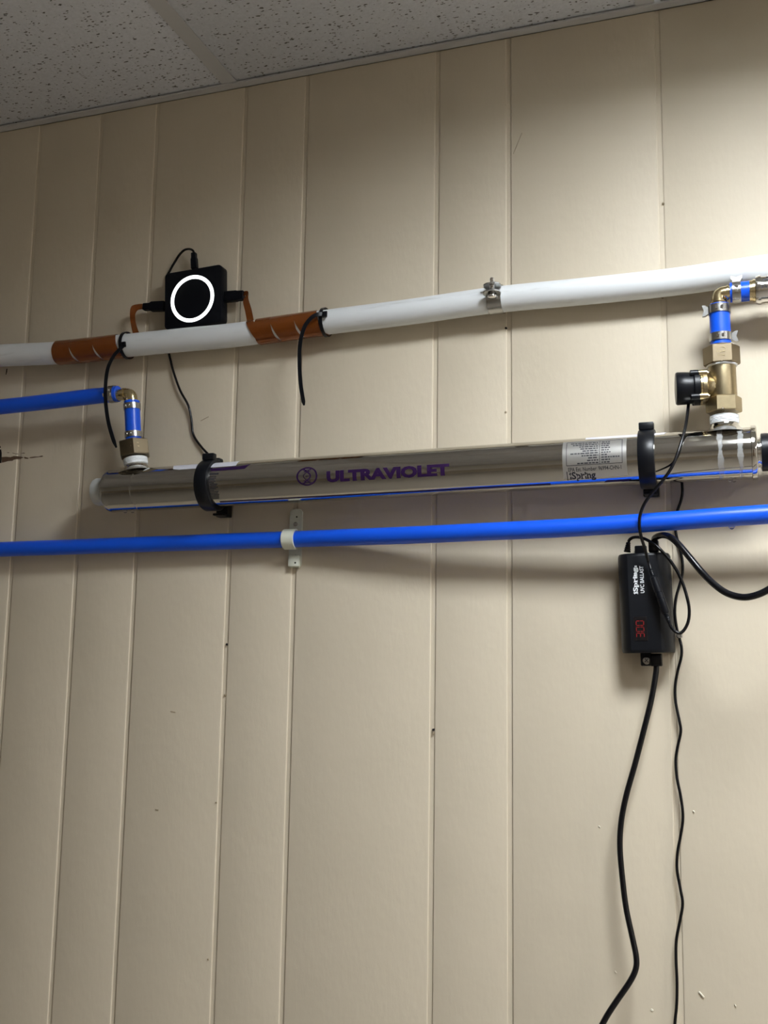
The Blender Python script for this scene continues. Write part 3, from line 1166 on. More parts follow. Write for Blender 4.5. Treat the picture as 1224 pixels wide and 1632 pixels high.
bm = maker_name()
ta, pa = cyl_tp(909, 763.5)
tb2, _ = cyl_tp(950, 761)
obj('label_name', thicken(bm, lambda u, v, h: cyl(ta + (tb2 - ta) * u, pa + 0.30 * v, RC + 0.0001 + _lift + h), 0.00006), M['ink'], uv, smooth=False)
tp_patch(ta - 0.0035, ta - 0.0025, pa - 0.06, pa + 0.34, 'label_bar', M['ink'], 4, 0, _lift)

# purple stripes along the underside
ts0, ps0 = cyl_tp(352, 802)
ts1, ps1 = cyl_tp(877, 768.5)
pm = (ps0 + ps1) / 2
tp_patch(ts0, ts1, pm - 0.045, pm + 0.045, 'stripe', M['purple'], 2)
tp_patch(cyl_tp(962, 764)[0], cyl_tp(1001, 762)[0], pm - 0.07, pm + 0.05, 'stripe', M['purple'], 2, 0.004)
# stickers along the top at both clamps
cyl_patch([(277, 742.5), (285, 739.8), (330, 736), (372, 733), (383, 732.3)], [(276, 748), (285, 748.8), (330, 745.5), (368, 743), (376, 742.3)], 'sticker', M['sticker'])
cyl_patch([(336, 747), (360, 745), (382, 743), (399, 740)], [(336, 751), (360, 749.6), (380, 748), (390, 747)], 'purple_sticker', M['purple'], 3)
cyl_patch([(934, 690), (960, 688.5), (1000, 686), (1040, 683.5), (1063, 682)], [(933, 700.5), (960, 699.5), (1000, 697), (1040, 694), (1058, 692)], 'sticker', M['sticker'])
# small upright print by the left clamp
rnd = random.Random(5)
bm = bmesh.new()
for k in range(16):
    v = 0.02 + k * 0.06
    rect(bm, 0.0, v, rnd.uniform(0.5, 1.0), v + 0.035)
rect(bm, 0.0, 1.02, 1.0, 1.10)
ta, pa = cyl_tp(338, 796)
tb2, pb2 = cyl_tp(348, 757)
cut_rows(bm, 1)
obj('small_print', thicken(bm, lambda u, v, h: cyl(ta + (tb2 - ta) * u, pa + (pb2 - pa) * v, RC + 0.0001 + h), 0.00006), M['ink'], uv, smooth=False)


# two milky runs of water down the tube below the right port, drops at the seams
def water_run(px, wd, seed, ph0, ph1):
    t0 = t_at(px)
    rnd = random.Random(seed)
    bm = bmesh.new()
    L_, R_, N_ = [], [], []
    wl = wr = wd / 2
    n = 34
    for k in range(n + 1):
        ph = ph0 + (ph1 - ph0) * k / n
        wl = max(0.0006, wl + rnd.uniform(-1, 1) * wd * 0.16 - (wl - wd * 0.5 * (1 - 0.4 * k / n)) * 0.3)
        wr = max(0.0006, wr + rnd.uniform(-1, 1) * wd * 0.16 - (wr - wd * 0.5 * (1 - 0.4 * k / n)) * 0.3)
        nn = E1 * math.cos(ph) + E2 * math.sin(ph)
        L_.append(cyl(t0 - wl, ph, RC - 0.0002))
        R_.append(cyl(t0 + wr, ph, RC - 0.0002))
        N_.append(nn)
    add_strip(bm, L_, R_, 0.0006, N_)
    obj('water_run', bm, M['film_white'], uv, label='milky run of water')


water_run(1149, 0.0058, 2, R(62), R(-78))
water_run(1181, 0.0062, 4, R(66), R(-78))


def drop(name, p, r, parent=None, sag=1.3):
    bm = bmesh.new()
    add_lathe(bm, p, -Z, [(0, r * 0.7), (r * 0.25, r * 0.95), (r * 0.7, r), (r * 1.1, r * 0.8), (r * sag, r * 0.35), (r * (sag + 0.08), r * 0.05)], 18)
    return obj(name, bm, M['water'], parent)


for px, ph in ((203, -84), (214, -86), (1163, -84), (1168, -88)):
    drop('water_drop', cyl(t_at(px), R(ph), RC - 0.0003), 0.0026, uv)


# black clamps round the chamber
def chamber_clamp(px, label, flip):
    t = t_at(px)
    c = CA + AX * t
    th = thing('tube_clamp', label, 'clamp', Vector((c.x, 0, c.z)), 'black clamps holding the steel tube')
    wd = 0.0190
    bm = bmesh.new()
    add_ring(bm, c - AX * wd / 2, AX, [(0, RC + 0.0002), (0, RC + 0.0046), (0.0012, RC + 0.0054), (wd - 0.0012, RC + 0.0054), (wd, RC + 0.0046), (wd, RC + 0.0002)], 64)
    obj('strap_ring', bm, M['black'], th)
    bm = bmesh.new()
    add_box(bm, c + E2 * (RC + 0.0075) + E1 * 0.010, AX, E1, E2, wd * 0.92, 0.010, 0.0095, 0.0012, 2)
    obj('buckle', bm, M['black'], th)
    bm = bmesh.new()
    add_box(bm, c + E2 * (RC + 0.0062) - E1 * 0.012, AX, E1, E2, wd * 0.8, 0.012, 0.007, 0.0025, 3)
    obj('hinge', bm, M['black'], th)
    bm = bmesh.new()
    zt_, zb_ = c.z + 0.005, c.z - RC - 0.0095
    wbox(bm, c.x - wd / 2, c.x + wd / 2, -0.0135, -0.0008, zb_, zt_, 0.0012)
    wbox(bm, c.x - wd * 0.42, c.x + wd * 0.42, -0.026, -0.012, c.z - RC - 0.0090, c.z - RC - 0.0058, 0.0010)
    obj('wall_base', bm, M['black'], th)


chamber_clamp(338, 'black clamp round the left part of the steel tube', 0)
chamber_clamp(1033, 'black clamp round the right part of the steel tube beside the printed label', 1)


# ================================================================== BLUE PIPES AND FITTINGS
RP = 0.0112


def pinch_clamp(c, axis, label, ear_dir=None, wd=0.0085, r=RP):
    c = Vector(c)
    a, e1, e2 = frame(axis, ear_dir if ear_dir is not None else -Y)
    t = thing('pinch_clamp', label, 'clamp', c, 'steel pinch clamps on the blue pipes')
    bm = bmesh.new()
    add_ring(bm, c - a * wd / 2, a, [(0, r + 0.0001), (0, r + 0.0013), (wd, r + 0.0013), (wd, r + 0.0001)], 40)
    bd = obj('band', bm, M['zinc'], t)
    # punched tab on the band
    f = -Y - a * (-Y).dot(a)
    f.normalize()
    s = a.cross(f)
    bm = bmesh.new()
    for k in (-1, 1):
        add_box(bm, c + f * (r + 0.0015) + s * 0.003 * k, a, f, s, wd * 0.42, 0.0012, 0.0030, 0.0004, 1)
    obj('lock_tab', bm, M['chrome'], bd)
    if ear_dir is not None:
        h, L = wd * 1.35, 0.0075
        poly = [(0, -h * 0.28), (L * 0.55, -h * 0.5), (L, -h * 0.5), (L * 0.72, 0), (L, h * 0.5), (L * 0.55, h * 0.5), (0, h * 0.28)]
        bm = bmesh.new()
        add_prism(bm, poly, c + e1 * (r + 0.0006) - e2 * 0.0025, e1, a, e2, 0.005)
        obj('ear', bm, M['zinc'], t, smooth=False)
    return t


def pix(v):
    d = Vector(v) - CAM
    z = d.dot(_f)
    return 612 + F_PX * d.dot(RT) / z, 816 - F_PX * d.dot(UP) / z


# ---- left: adapter nut on the port, short upright, elbow, long run to the left
lup = E2                                        # uprights stand square on the chamber
lb = pl_b
DLB = -lb.y                                     # their depth off the wall


def along_up(b, py):
    """distance up the port axis from b at which the picture row is py"""
    lo, hi = 0.0, 0.4
    for _ in range(50):
        mid = (lo + hi) / 2
        if pix(b + pl_d * mid)[1] > py:
            lo = mid
        else:
            hi = mid
    return mid


# the left upright leans: its top is drawn at 206, 628
lt_top = P(209.5, 627.5, DLB + 0.001)
s_n0 = along_up(lb, 728)
s_n1 = along_up(lb, 704)
n0 = lb + pl_d * s_n0
n1 = lb + pl_d * s_n1
la = (lt_top - n1).normalized()
nut = thing('brass_adapter', 'brown hexagonal brass adapter nut on the left end of the steel tube', 'pipe fitting', n0, 'brass adapter nuts')
bm = bmesh.new()
add_hex(bm, n0, pl_d, s_n1 - s_n0, 0.0228, ref=E1, rot=R(29))
nb1 = obj('nut_body', bm, M['bronze'], nut, smooth=False)
bm = bmesh.new()
add_lathe(bm, n1 - pl_d * 0.002, la, [(0, 0.0125), (0.004, 0.0125), (0.0045, 0.0085), (0.022, 0.0085)], 32)
obj('barb', bm, M['bronze'], nut)
bm = bmesh.new()
fn = (E1 * math.cos(R(36)) + AX * 0)
# cast marks on the right front face
hd = E1 * math.cos(R(36)) + E2.cross(E1) * math.sin(R(36))
if hd.dot(X) < 0:
    hd = E1 * math.cos(R(36)) - E2.cross(E1) * math.sin(R(36))
sd = E2.cross(hd)
for k, (u, v, wv) in enumerate(((-0.004, 0.006, 0.005), (0.003, 0.006, 0.003), (-0.003, 0.001, 0.007), (0.004, 0.001, 0.003), (-0.001, -0.004, 0.009))):
    add_box(bm, (n0 + n1) / 2 + hd * 0.0198 + sd * u + E2 * v, sd, hd, E2, wv, 0.0006, 0.0016)
obj('cast_mark', bm, M['brass'], nb1, smooth=False)

stub0 = n1 + la * 0.0005
elb = lt_top
stub1 = n1 + la * ((elb - n1).length - 0.0115)
bm = bmesh.new()
add_lathe(bm, stub0, la, [(0, 0.0088), (0, RP), (((stub1 - stub0).length), RP), (((stub1 - stub0).length), 0.0088)], 40, closed=False)
tag(obj('blue_pipe', bm, M['blue'], loc=stub0), 'short upright blue pipe between left brass elbow and hexagonal nut', 'pipe')
hp1 = P(-70, 654, DLB + 0.004)
elb_h = P(201, 627.5, DLB + 0.004)
ha = (elb_h - P(100, 637, DLB + 0.004)).normalized()
bm = bmesh.new()
run = [P(-70, 656, DLB + .002), P(0, 648.5, DLB + .003), P(50, 643.2, DLB + .003), P(100, 637.5, DLB + .003), P(150, 631.6, DLB + .002), P(188.5, 627.6, DLB + 0.001)]
add_tube(bm, run, RP * 1.03, 36, 5)
tag(obj('blue_pipe', bm, M['blue'], loc=run[-1]), 'blue pipe running from the left brass elbow out of the picture', 'pipe')
re = run[-1]
hax = (run[-1] - run[-2]).normalized()


def elbow(c, d1, d2, r, L1, L2, label):
    """brass elbow at c with arms towards d1 and d2"""
    c = Vector(c)
    d1, d2 = d1.normalized(), d2.normalized()
    t = thing('brass_elbow', label, 'pipe fitting', c, 'brass elbows')
    k = 0.0075
    pts = [c + d1 * L1, c + d1 * (k + 0.002), c + d1 * k]
    for s in (0.25, 0.5, 0.75):
        pts.append((c + d1 * k) * (1 - s) ** 2 + c * 2 * s * (1 - s) + (c + d2 * k) * s * s)
    pts += [c + d2 * k, c + d2 * (k + 0.002), c + d2 * L2]
    bm = bmesh.new()
    add_tube(bm, pts, r, 28, 4)
    obj('bend', bm, M['brass_hi'], t)
    for d, L in ((d1, L1), (d2, L2)):
        bm = bmesh.new()
        add_lathe(bm, c + d * (0.0095), d, [(0, r + 0.0001), (0, r + 0.0012), (0.0020, r + 0.0012), (0.0020, r + 0.0001)], 28, closed=False)
        obj('shoulder', bm, M['brass_hi'], t)
    return t


elbow(elb, -la, -hax, 0.0083, 0.022, 0.026, 'bright brass elbow at the top left joining two blue pipes')
pinch_clamp(run[-1] - hax * 0.0085, hax, 'steel pinch clamp on the sloping blue pipe beside the left elbow', (-Y * 0.7 - Z * 0.2), r=RP * 1.03)
pinch_clamp(stub1 - la * 0.0085, la, 'steel pinch clamp just under the left brass elbow', None)
pinch_clamp(stub0 + la * 0.0095, la, 'plain steel pinch clamp just above the left hexagonal nut', None)

# ---- right: flow switch on the port, adapter nut, upright, elbow, short run, coupling
rb = pr_b
rt_top = P(1145.5, 470, DT + 0.002)
ra = (rt_top - rb).normalized()


def up_at(py):
    lo, hi = 0.0, 0.4
    for _ in range(50):
        mid = (lo + hi) / 2
        if pix(rb + ra * mid)[1] > py:
            lo = mid
        else:
            hi = mid
    return mid


def U(py):
    return rb + ra * up_at(py)


ra_, ru, rs = frame(ra, -Y)
rx = rs if rs.x > 0 else -rs                     # sideways, to the right
ft = ru                                          # towards the viewer
fs = thing('flow_switch', 'brass flow switch with a black coil cap above the right end of the tube', 'valve', U(658))
bm = bmesh.new()
h0, h1 = U(658), U(634)
add_hex(bm, h0, ra, (h1 - h0).length, 0.0208, ref=ft, rot=R(40))
obj('hex_base', bm, M['brass'], fs, smooth=False)
b0, b1 = U(636), U(580)
bm = bmesh.new()
Lb = (b1 - b0).length
add_lathe(bm, b0, ra, [(0, 0.0154), (Lb * 0.06, 0.0158), (Lb * 0.9, 0.0158), (Lb, 0.0154)], 40)
obj('valve_body', bm, M['brass'], fs)
# side branch towards the left carrying the coil
bc = U(616)
sdv = (-rx * 0.985 + ft * 0.12).normalized()
bm = bmesh.new()
add_lathe(bm, bc, sdv, [(0.0, 0.0105), (0.010, 0.0125), (0.016, 0.0150), (0.0185, 0.0188), (0.0190, 0.0200), (0.0235, 0.0200), (0.024, 0.0195)], 40)
obj('side_branch', bm, M['brass'], fs)
bm = bmesh.new()
add_lathe(bm, bc, sdv, [(0.0238, 0.0192), (0.0262, 0.0194), (0.0268, 0.0178)], 40)
obj('flange', bm, M['brass_hi'], fs)
bm = bmesh.new()
add_lathe(bm, bc, sdv, [(0.0268, 0.0200), (0.0272, 0.0205), (0.0330, 0.0205), (0.0345, 0.0190), (0.037, 0.0188), (0.043, 0.0195), (0.0525, 0.0197), (0.0540, 0.0186), (0.0544, 0.0150)], 40)
for k in range(4):
    an = PI / 4 + k * PI / 2
    nn = ft * math.cos(an) + ra * math.sin(an)
    add_lathe(bm, bc + nn * 0.0200, sdv, [(0.0268, 0.0040), (0.0300, 0.0042), (0.0360, 0.0042), (0.0366, 0.0032)], 14)
obj('coil_cap', bm, M['black'], fs, label='black coil cap')
for k in range(4):
    an = PI / 4 + k * PI / 2
    nn = ft * math.cos(an) + ra * math.sin(an)
    bm = bmesh.new()
    add_lathe(bm, bc + nn * 0.0198, sdv, [(0.0150, 0.0018), (0.0168, 0.0020), (0.0172, 0.0042), (0.0262, 0.0042)], 14)
    obj('bolt_lug', bm, M['brass_hi'], fs)
bm = bmesh.new()
for k, (u, v) in enumerate(((0.0, 0.0016), (0.0, -0.0016))):
    add_box(bm, bc + sdv * 0.0105 + ft * 0.0128 + ra * (v - 0.001), sdv, ft, ra, 0.0012, 0.0012, 0.0028)
add_box(bm, bc + sdv * 0.0085 + ft * 0.0124 - ra * 0.001, sdv, ft, ra, 0.0012, 0.0012, 0.0060)
add_box(bm, bc + sdv * 0.0125 + ft * 0.0132 - ra * 0.001, sdv, ft, ra, 0.0012, 0.0012, 0.0060)
obj('cast_mark', bm, M['brass_hi'], fs, smooth=False)

# washer / white tape and the upper nut
m0, m1 = U(582.5), U(553)
nut2 = thing('brass_adapter', 'large brown hexagonal brass nut with cast marks on top of the flow switch', 'pipe fitting', m0, 'brass adapter nuts')
bm = bmesh.new()
add_hex(bm, m0, ra, (m1 - m0).length, 0.0211, ref=ft, rot=R(34))
nb2 = obj('nut_body', bm, M['bronze'], nut2, smooth=False)
bm = bmesh.new()
add_lathe(bm, m1 - ra * 0.002, ra, [(0, 0.0125), (0.004, 0.0125), (0.0045, 0.0085), (0.022, 0.0085)], 32)
obj('barb', bm, M['bronze'], nut2)
bm = bmesh.new()
rr_ = random.Random(9)
add_lathe(bm, m0 - ra * 0.0022, ra, [(0, 0.0158), (0.0006, 0.0174), (0.0016, 0.0178), (0.0023, 0.0172)], 36, jit=lambda n, k: rr_.uniform(-0.02, 0.02))
obj('thread_tape', bm, M['ptfe'], nut2, label='white thread tape')
bm = bmesh.new()
mc = (m0 + m1) / 2
ff = 0.0211 * math.cos(R(30))
ar = [mc + ft * (ff - 0.0002) + rx * (0.0052 * math.cos(R(a))) + ra * (0.0035 + 0.0028 * math.sin(R(a))) for a in range(20, 161, 20)]
add_tube(bm, ar, 0.0005, 6, 2)
for u, v, wv in ((-0.004, 0.0012, 0.002), (-0.0008, 0.0008, 0.0028), (0.003, 0.0012, 0.003), (-0.003, -0.0035, 0.0018), (-0.0005, -0.0030, 0.002), (0.0026, -0.0035, 0.003)):
    add_box(bm, mc + ft * ff + rx * u + ra * v, rx, ft, ra, wv, 0.0008, 0.0022)
obj('cast_mark', bm, M['brass'], nb2, smooth=False)
drop('water_drop', m0 + ft * 0.0178 + Z * 0.001, 0.0022, nut2)
drop('water_drop', h0 + ft * 0.0185 - rx * 0.001 + Z * 0.002, 0.0024, fs, 2.2)

v0, v1 = m1 + ra * 0.0005, U(486)
bm = bmesh.new()
add_lathe(bm, v0, ra, [(0, 0.0088), (0, RP * 1.06), ((v1 - v0).length, RP * 1.06), ((v1 - v0).length, 0.0088)], 40, closed=False)
tag(obj('blue_pipe', bm, M['blue'], loc=v0), 'short upright blue pipe between right brass elbow and hexagonal nut', 'pipe')
ec = P(1145, 468, DT + 0.002)
hx0 = P(1163.5, 466.6, DT + 0.002)
hx1 = P(1196, 463.6, DT + 0.002)
hd2 = (hx1 - hx0).normalized()
elbow(ec, -ra, hd2, 0.0083, 0.024, 0.026, 'bright brass elbow on the right in front of the white pipe')
bm = bmesh.new()
add_lathe(bm, hx0, hd2, [(0, 0.0088), (0, RP * 1.06), ((hx1 - hx0).length, RP * 1.06), ((hx1 - hx0).length, 0.0088)], 40, closed=False)
tag(obj('blue_pipe', bm, M['blue'], loc=hx0), 'very short level blue pipe between right elbow and chrome coupling', 'pipe')
pinch_clamp(U(494), ra, 'steel pinch clamp with its ear to the left, under the right elbow', -rx, wd=0.0100, r=RP * 1.06)
pinch_clamp(U(538.5), ra, 'steel pinch clamp with its ear to the right, above the right hexagonal nut', rx, wd=0.0095, r=RP * 1.06)
pinch_clamp(hx0 + hd2 * 0.0075, hd2, 'steel pinch clamp with its ear on top, beside the chrome coupling', Z, wd=0.0098, r=RP * 1.06)

cp = thing('pipe_coupling', 'chrome coupling with brass neck at the right edge of the picture', 'pipe fitting', hx1)
bm = bmesh.new()
add_lathe(bm, hx1 - hd2 * 0.001, hd2, [(0, 0.0085), (0, 0.0124), (0.0034, 0.0124), (0.0036, 0.0135), (0.0062, 0.0135), (0.0064, 0.009)], 36)
obj('brass_neck', bm, M['brass_hi'], cp, label='brass neck')
bm = bmesh.new()
add_lathe(bm, hx1 + hd2 * 0.005, hd2, [(0, 0.012), (0.001, 0.0165), (0.0045, 0.0170), (0.0055, 0.0162), (0.0070, 0.0162), (0.047, 0.0162), (0.048, 0.0160), (0.060, 0.012)], 40)
add_ring(bm, hx1 + hd2 * 0.0085, hd2, [(0, 0.0160), (0, 0.0178), (0.003, 0.0178), (0.003, 0.0160)], 40)
obj('sleeve', bm, M['chrome'], cp)
bm = bmesh.new()
cd_, cu_, cs_ = frame(hd2, -Y)
for u, a_, wv, h in ((0.018, 25, 0.006, 0.0008), (0.020, 40, 0.003, 0.0008), (0.024, 22, 0.003, 0.0008), (0.024, 38, 0.005, 0.0008), (0.014, -8, 0.002, 0.0008), (0.0185, -8, 0.002, 0.0008), (0.023, -8, 0.002, 0.0008)):
    sg = 1 if cs_.z > 0 else -1
    nn = cu_ * math.cos(R(a_)) + cs_ * sg * math.sin(R(a_))
    add_box(bm, hx1 + hd2 * (0.005 + u - 0.006) + nn * 0.0162, hd2, nn, hd2.cross(nn), wv, 0.0004, 0.0022)
obj('stamped_mark', bm, M['ink'], cp, smooth=False)

# ---- the long lower blue pipe and its strap
low = [(-70, 879.5, .020), (0, 875.6, .020), (120, 871.5, .019), (240, 867.2, .018), (350, 863.3, .017), (462, 859.5, .017), (600, 854.8, .030), (690, 851.3, .038), (760, 848.0, .042), (900, 841.5, .047), (1040, 832.5, .052), (1150, 824.5, .055), (1224, 819.5, .056), (1300, 814.5, .057)]
bm = bmesh.new()
LOW = add_tube(bm, [P(*q) for q in low], 0.0113, 40, 6)
tag(obj('blue_pipe', bm, M['blue'], loc=P(462, 859.5, .017)), 'long blue pipe running across the wall below the steel tube', 'pipe')
sp = P(464.5, 859.4, .0172)
pd = (P(600, 854.8, .019) - P(350, 863.3, .017)).normalized()
st = thing('pipe_strap', 'cream plastic pipe strap holding the lower blue pipe to the wall', 'pipe strap', P(467, 860, 0))
_, se1, se2 = frame(pd, -Y)
sup = se2 if se2.z > 0 else -se2
bm = bmesh.new()
band(bm, sp - pd * 0.001, pd, sup, se1, 0.0119, 0.0022, 0.0175, R(-112), R(100), 30)
obj('strap_band', bm, M['strap'], st)
gz = pd.cross(Y)
gz = gz if gz.z > 0 else -gz
pc = P(472.5, 860, 0)
pw = 0.0185
ztop, zbot = (P(474, 812, 0) - P(467.5, 860, 0)).z, (P(469, 905, 0) - P(467.5, 860, 0)).z
poly = [(-pw / 2, zbot + 0.006), (-pw / 2 + 0.002, zbot), (pw / 2 - 0.003, zbot), (pw / 2, zbot + 0.004), (pw / 2, ztop - 0.004), (pw / 2 - 0.003, ztop), (-pw / 2 + 0.003, ztop), (-pw / 2, ztop - 0.004)]
bm = bmesh.new()
add_prism(bm, poly, pc - Y * 0.0006, X, Z, -Y, 0.0034)
obj('back_plate', bm, M['strap'], st, smooth=False)
bm = bmesh.new()
wbox(bm, pc.x - pw / 2 + 0.001, pc.x + pw / 2 - 0.001, -0.009, -0.0035, pc.z + zbot + 0.001, pc.z + zbot + 0.017, 0.002)
obj('foot', bm, M['strap'], st)
for px, py, rr, dpt, mt in ((473.5, 824, .0012, .0041, 'hole'), (471.5, 835.5, .0030, .0050, 'zinc'), (471.5, 886, .0014, .0041, 'hole'), (471, 897, .0013, .0091, 'hole')):
    bm = bmesh.new()
    add_lathe(bm, P(px, py, dpt - 0.0012), -Y, [(0, rr), (0.0012, rr), (0.0014, rr * 0.7)], 14)
    obj('screw' if mt == 'zinc' else 'screw_hole', bm, M[mt], st)
wd_ = P(1166, 836.5, .0552)
tag(drop('water_drop', wd_ + Z * 0.002, 0.0044, None, 1.6), 'clear water drop hanging under the lower blue pipe', 'water drop')

# ================================================================== BALLAST
DBF = 0.040
T_, B2 = P(1023, 881, DBF), P(1030.5, 1040, DBF)
by = (T_ - B2).normalized()                      # up the case
bx = Y.cross(by) * 1.0
bx = bx if bx.x > 0 else -bx
LBL = (T_ - B2).length
W2 = 0.0305
ball = thing('ballast', 'black box-shaped lamp ballast with a red digit display on the wall', 'ballast', (T_ + B2) / 2)
sec = [(-W2, 0.0388), (-W2, 0.019), (-W2 + 0.0012, 0.013), (-W2 + 0.0045, 0.0065), (-W2 + 0.0105, 0.0012), (-W2 + 0.013, 0.0)]
sec = sec + [(-x, y) for x, y in sec[::-1]]
bm = bmesh.new()
rings = []
for s, k in ((0, 0.965), (0.0018, 0.99), (0.004, 1.0), (LBL - 0.004, 1.0), (LBL - 0.0018, 0.99), (LBL, 0.965)):
    rings.append([bm.verts.new(B2 + by * s + bx * (x * k) + Y * (0.04 + (y - 0.04) * k)) for x, y in sec])
for p_, q_ in zip(rings, rings[1:]):
    for k in range(len(sec)):
        j = (k + 1) % len(sec)
        bm.faces.new((p_[k], p_[j], q_[j], q_[k]))
bm.faces.new(rings[0][::-1])
bm.faces.new(rings[-1])
obj('case', bm, M['ballast'], ball, angle=25)


def bal(u, v, h=0.0):
    """u to the right, v up from the middle of the front face"""
    return (T_ + B2) / 2 + bx * u + by * v - Y * (h + 0.0001)


def bal_px(px, py):
    q = P(px, py, DBF) - (T_ + B2) / 2
    return q.dot(bx), q.dot(by)


def side_text(bm, px_base, px_top, py0, py1, name, mt):
    """unit text turned to read upwards: baseline at column px_base, letters rise to the left"""
    ub, v0 = bal_px(px_base, py0)
    ut, _ = bal_px(px_top, py0)
    _, v1 = bal_px(px_base, py1)
    return obj(name, thicken(bm, lambda u, v, h: bal(ub + (ut - ub) * v, v0 + (v1 - v0) * u, h), 0.0001), mt, ball, smooth=False)


side_text(maker_name(), 1016.5, 1009.8, 946, 904.5, 'maker_name', M['white_print'])
side_text(unit_text('UVC BALLAST', 0.018, 0, CAPH), 1027, 1021.2, 945, 902, 'lettering', M['white_print'])
bm = bmesh.new()
for k, u0 in enumerate((0.0, 0.55)):
    x = 0.0
    while x < 0.95:
        rect(bm, x, u0, min(1, x + 0.13), u0 + 0.4)
        x += 0.17
side_text(bm, 1015.6, 1012.0, 919.5, 901, 'small_print', M['white_print'])
# red digits 3 0 0
bm = bmesh.new()
SEG = {'a': ((0.12, 1.0), (0.88, 1.0)), 'g': ((0.12, 0.5), (0.88, 0.5)), 'd': ((0.12, 0.0), (0.88, 0.0)), 'b': ((1, 0.56), (1, 0.94)), 'c': ((1, 0.06), (1, 0.44)), 'f': ((0, 0.56), (0, 0.94)), 'e': ((0, 0.06), (0, 0.44))}
for k, s in enumerate(('abgcd', 'abcdef', 'abcdef')):
    for q in s:
        (xa, ya), (xb, yb) = SEG[q]
        strokes(bm, [((k + 0.12 + xa * 0.72) / 3, ya), ((k + 0.12 + xb * 0.72) / 3, yb)], 0.085 if ya == yb else 0.030)
u_, v_ = bal_px(1021, 1002)
bm2 = bmesh.new()
add_box(bm2, bal(u_, v_, 0.00012), bx, Y, by, 0.0155, 0.0004, 0.0285, 0.0001, 1)
obj('display_window', bm2, M['lens_dark'], ball)
ub, v0_ = bal_px(1027, 1017)
ut, _ = bal_px(1015, 1017)
_, v1_ = bal_px(1027, 988)
obj('red_digits', thicken(bm, lambda u, v, h: bal(ub + (ut - ub) * v, v0_ + (v1_ - v0_) * u, h + 0.0004), 0.00008), M['red'], ball, smooth=False, label='red digits reading 300')


def grommet(p, axis, r, L, ribs, name, mt, parent):
    bm = bmesh.new()
    pr = [(0, r)]
    for k in range(ribs):
        s = L * (0.15 + 0.75 * k / ribs)
        f = 1 - 0.35 * k / ribs
        pr += [(s, r * f), (s + L * 0.02, r * f * 0.82), (s + L * 0.75 / ribs * 0.5, r * f * 0.82), (s + L * 0.75 / ribs * 0.55, r * f)]
    pr += [(L, r * 0.55)]
    add_lathe(bm, p, axis, pr, 18)
    return obj(name, bm, mt, parent)


gp1 = P(999.5, 880, 0.022)
gd1 = (P(1001.5, 864, 0.024) - gp1)
grommet(gp1, gd1, 0.0042, gd1.length, 4, 'cable_grommet', M['rubber'], ball)
gp2 = P(1041, 880, 0.020)
gd2 = P(1043, 862, 0.021) - gp2
bm = bmesh.new()
add_box(bm, gp2 + gd2 * 0.5, bx, Y, by, 0.012, 0.012, gd2.length * 1.05, 0.0015, 2)
obj('cable_grommet', bm, M['rubber'], ball)
# mounting tabs top and bottom, with an earth screw on the lower one
bm = bmesh.new()
c_ = P(1021.5, 876.5, 0.006)
add_box(bm, c_, bx, Y, by, 0.014, 0.011, 0.010, 0.001, 1)
obj('mounting_tab', bm, M['black'], ball)
bm = bmesh.new()
c_ = P(1030, 1050, 0.012)
add_box(bm, c_, bx, Y, by, 0.0125, 0.011, 0.017, 0.001, 1)
obj('mounting_tab', bm, M['black'], ball)
bm = bmesh.new()
sc = P(1030.5, 1052.5, 0.0195)
add_lathe(bm, sc + Y * 0.003, -Y, [(0, 0.0048), (0.0022, 0.0050), (0.0032, 0.0044), (0.0036, 0.003)], 24)
earth = obj('earth_screw', bm, M['zinc'], ball, label='bright earth screw')
bm = bmesh.new()
for an in (40, 130):
    dd = bx * math.cos(R(an)) + by * math.sin(R(an))
    add_box(bm, sc - Y * 0.0004, dd, Y, dd.cross(Y), 0.0055, 0.0008, 0.0009)
obj('screw_slot', bm, M['ink'], earth, smooth=False)
gp3 = P(1046, 1041, 0.020)
gd3 = P(1046.5, 1062, 0.020) - gp3
bm = bmesh.new()
add_box(bm, gp3 + gd3 * 0.52, bx, Y, by, 0.0135, 0.013, gd3.length * 0.96, 0.0015, 2)
obj('cable_grommet', bm, M['rubber'], ball)

# ================================================================== CABLES
# thick supply cable out of the bottom of the ballast
bm = bmesh.new()
pc_ = [(1046.3, 1058, .020), (1045, 1075, .021), (1038, 1115, .024), (1027, 1160, .026), (1012, 1218, .026), (998, 1268, .025), (990, 1310, .025), (988, 1350, .026), (992, 1400, .028), (998, 1448, .030), (1008, 1495, .033), (1014, 1525, .036), (1013, 1545, .038), (1003, 1566, .041), (983, 1595, .045), (968, 1618, .048), (955, 1642, .051), (930, 1690, .055)]
add_tube(bm, [P(*q) for q in pc_], 0.0034, 16, 7)
tag(obj('mains_cable', bm, M['rubber'], loc=P(1046.3, 1058, .020)), 'thick black cable hanging from the bottom of the ballast', 'cable')
# thick lamp cable from the top of the ballast to the right
bm = bmesh.new()
lc = [(1042.8, 860.5, .0212), (1044, 857.5, .028), (1049, 854.5, .039), (1057, 853, .051), (1067, 855.5, .066), (1080, 866, .075), (1098, 887, .083), (1118, 911, .090), (1138, 931, .100), (1158, 945, .108), (1180, 951.5, .114), (1200, 950, .118), (1224, 940, .121), (1260, 915, .122), (1310, 860, .12)]
add_tube(bm, [P(*q) for q in lc], 0.0038, 16, 7, rfun=None)
tag(obj('lamp_cable', bm, M['rubber'], loc=P(1042.5, 867, .020)), 'thick glossy black cable looping from ballast top out to the right', 'cable')
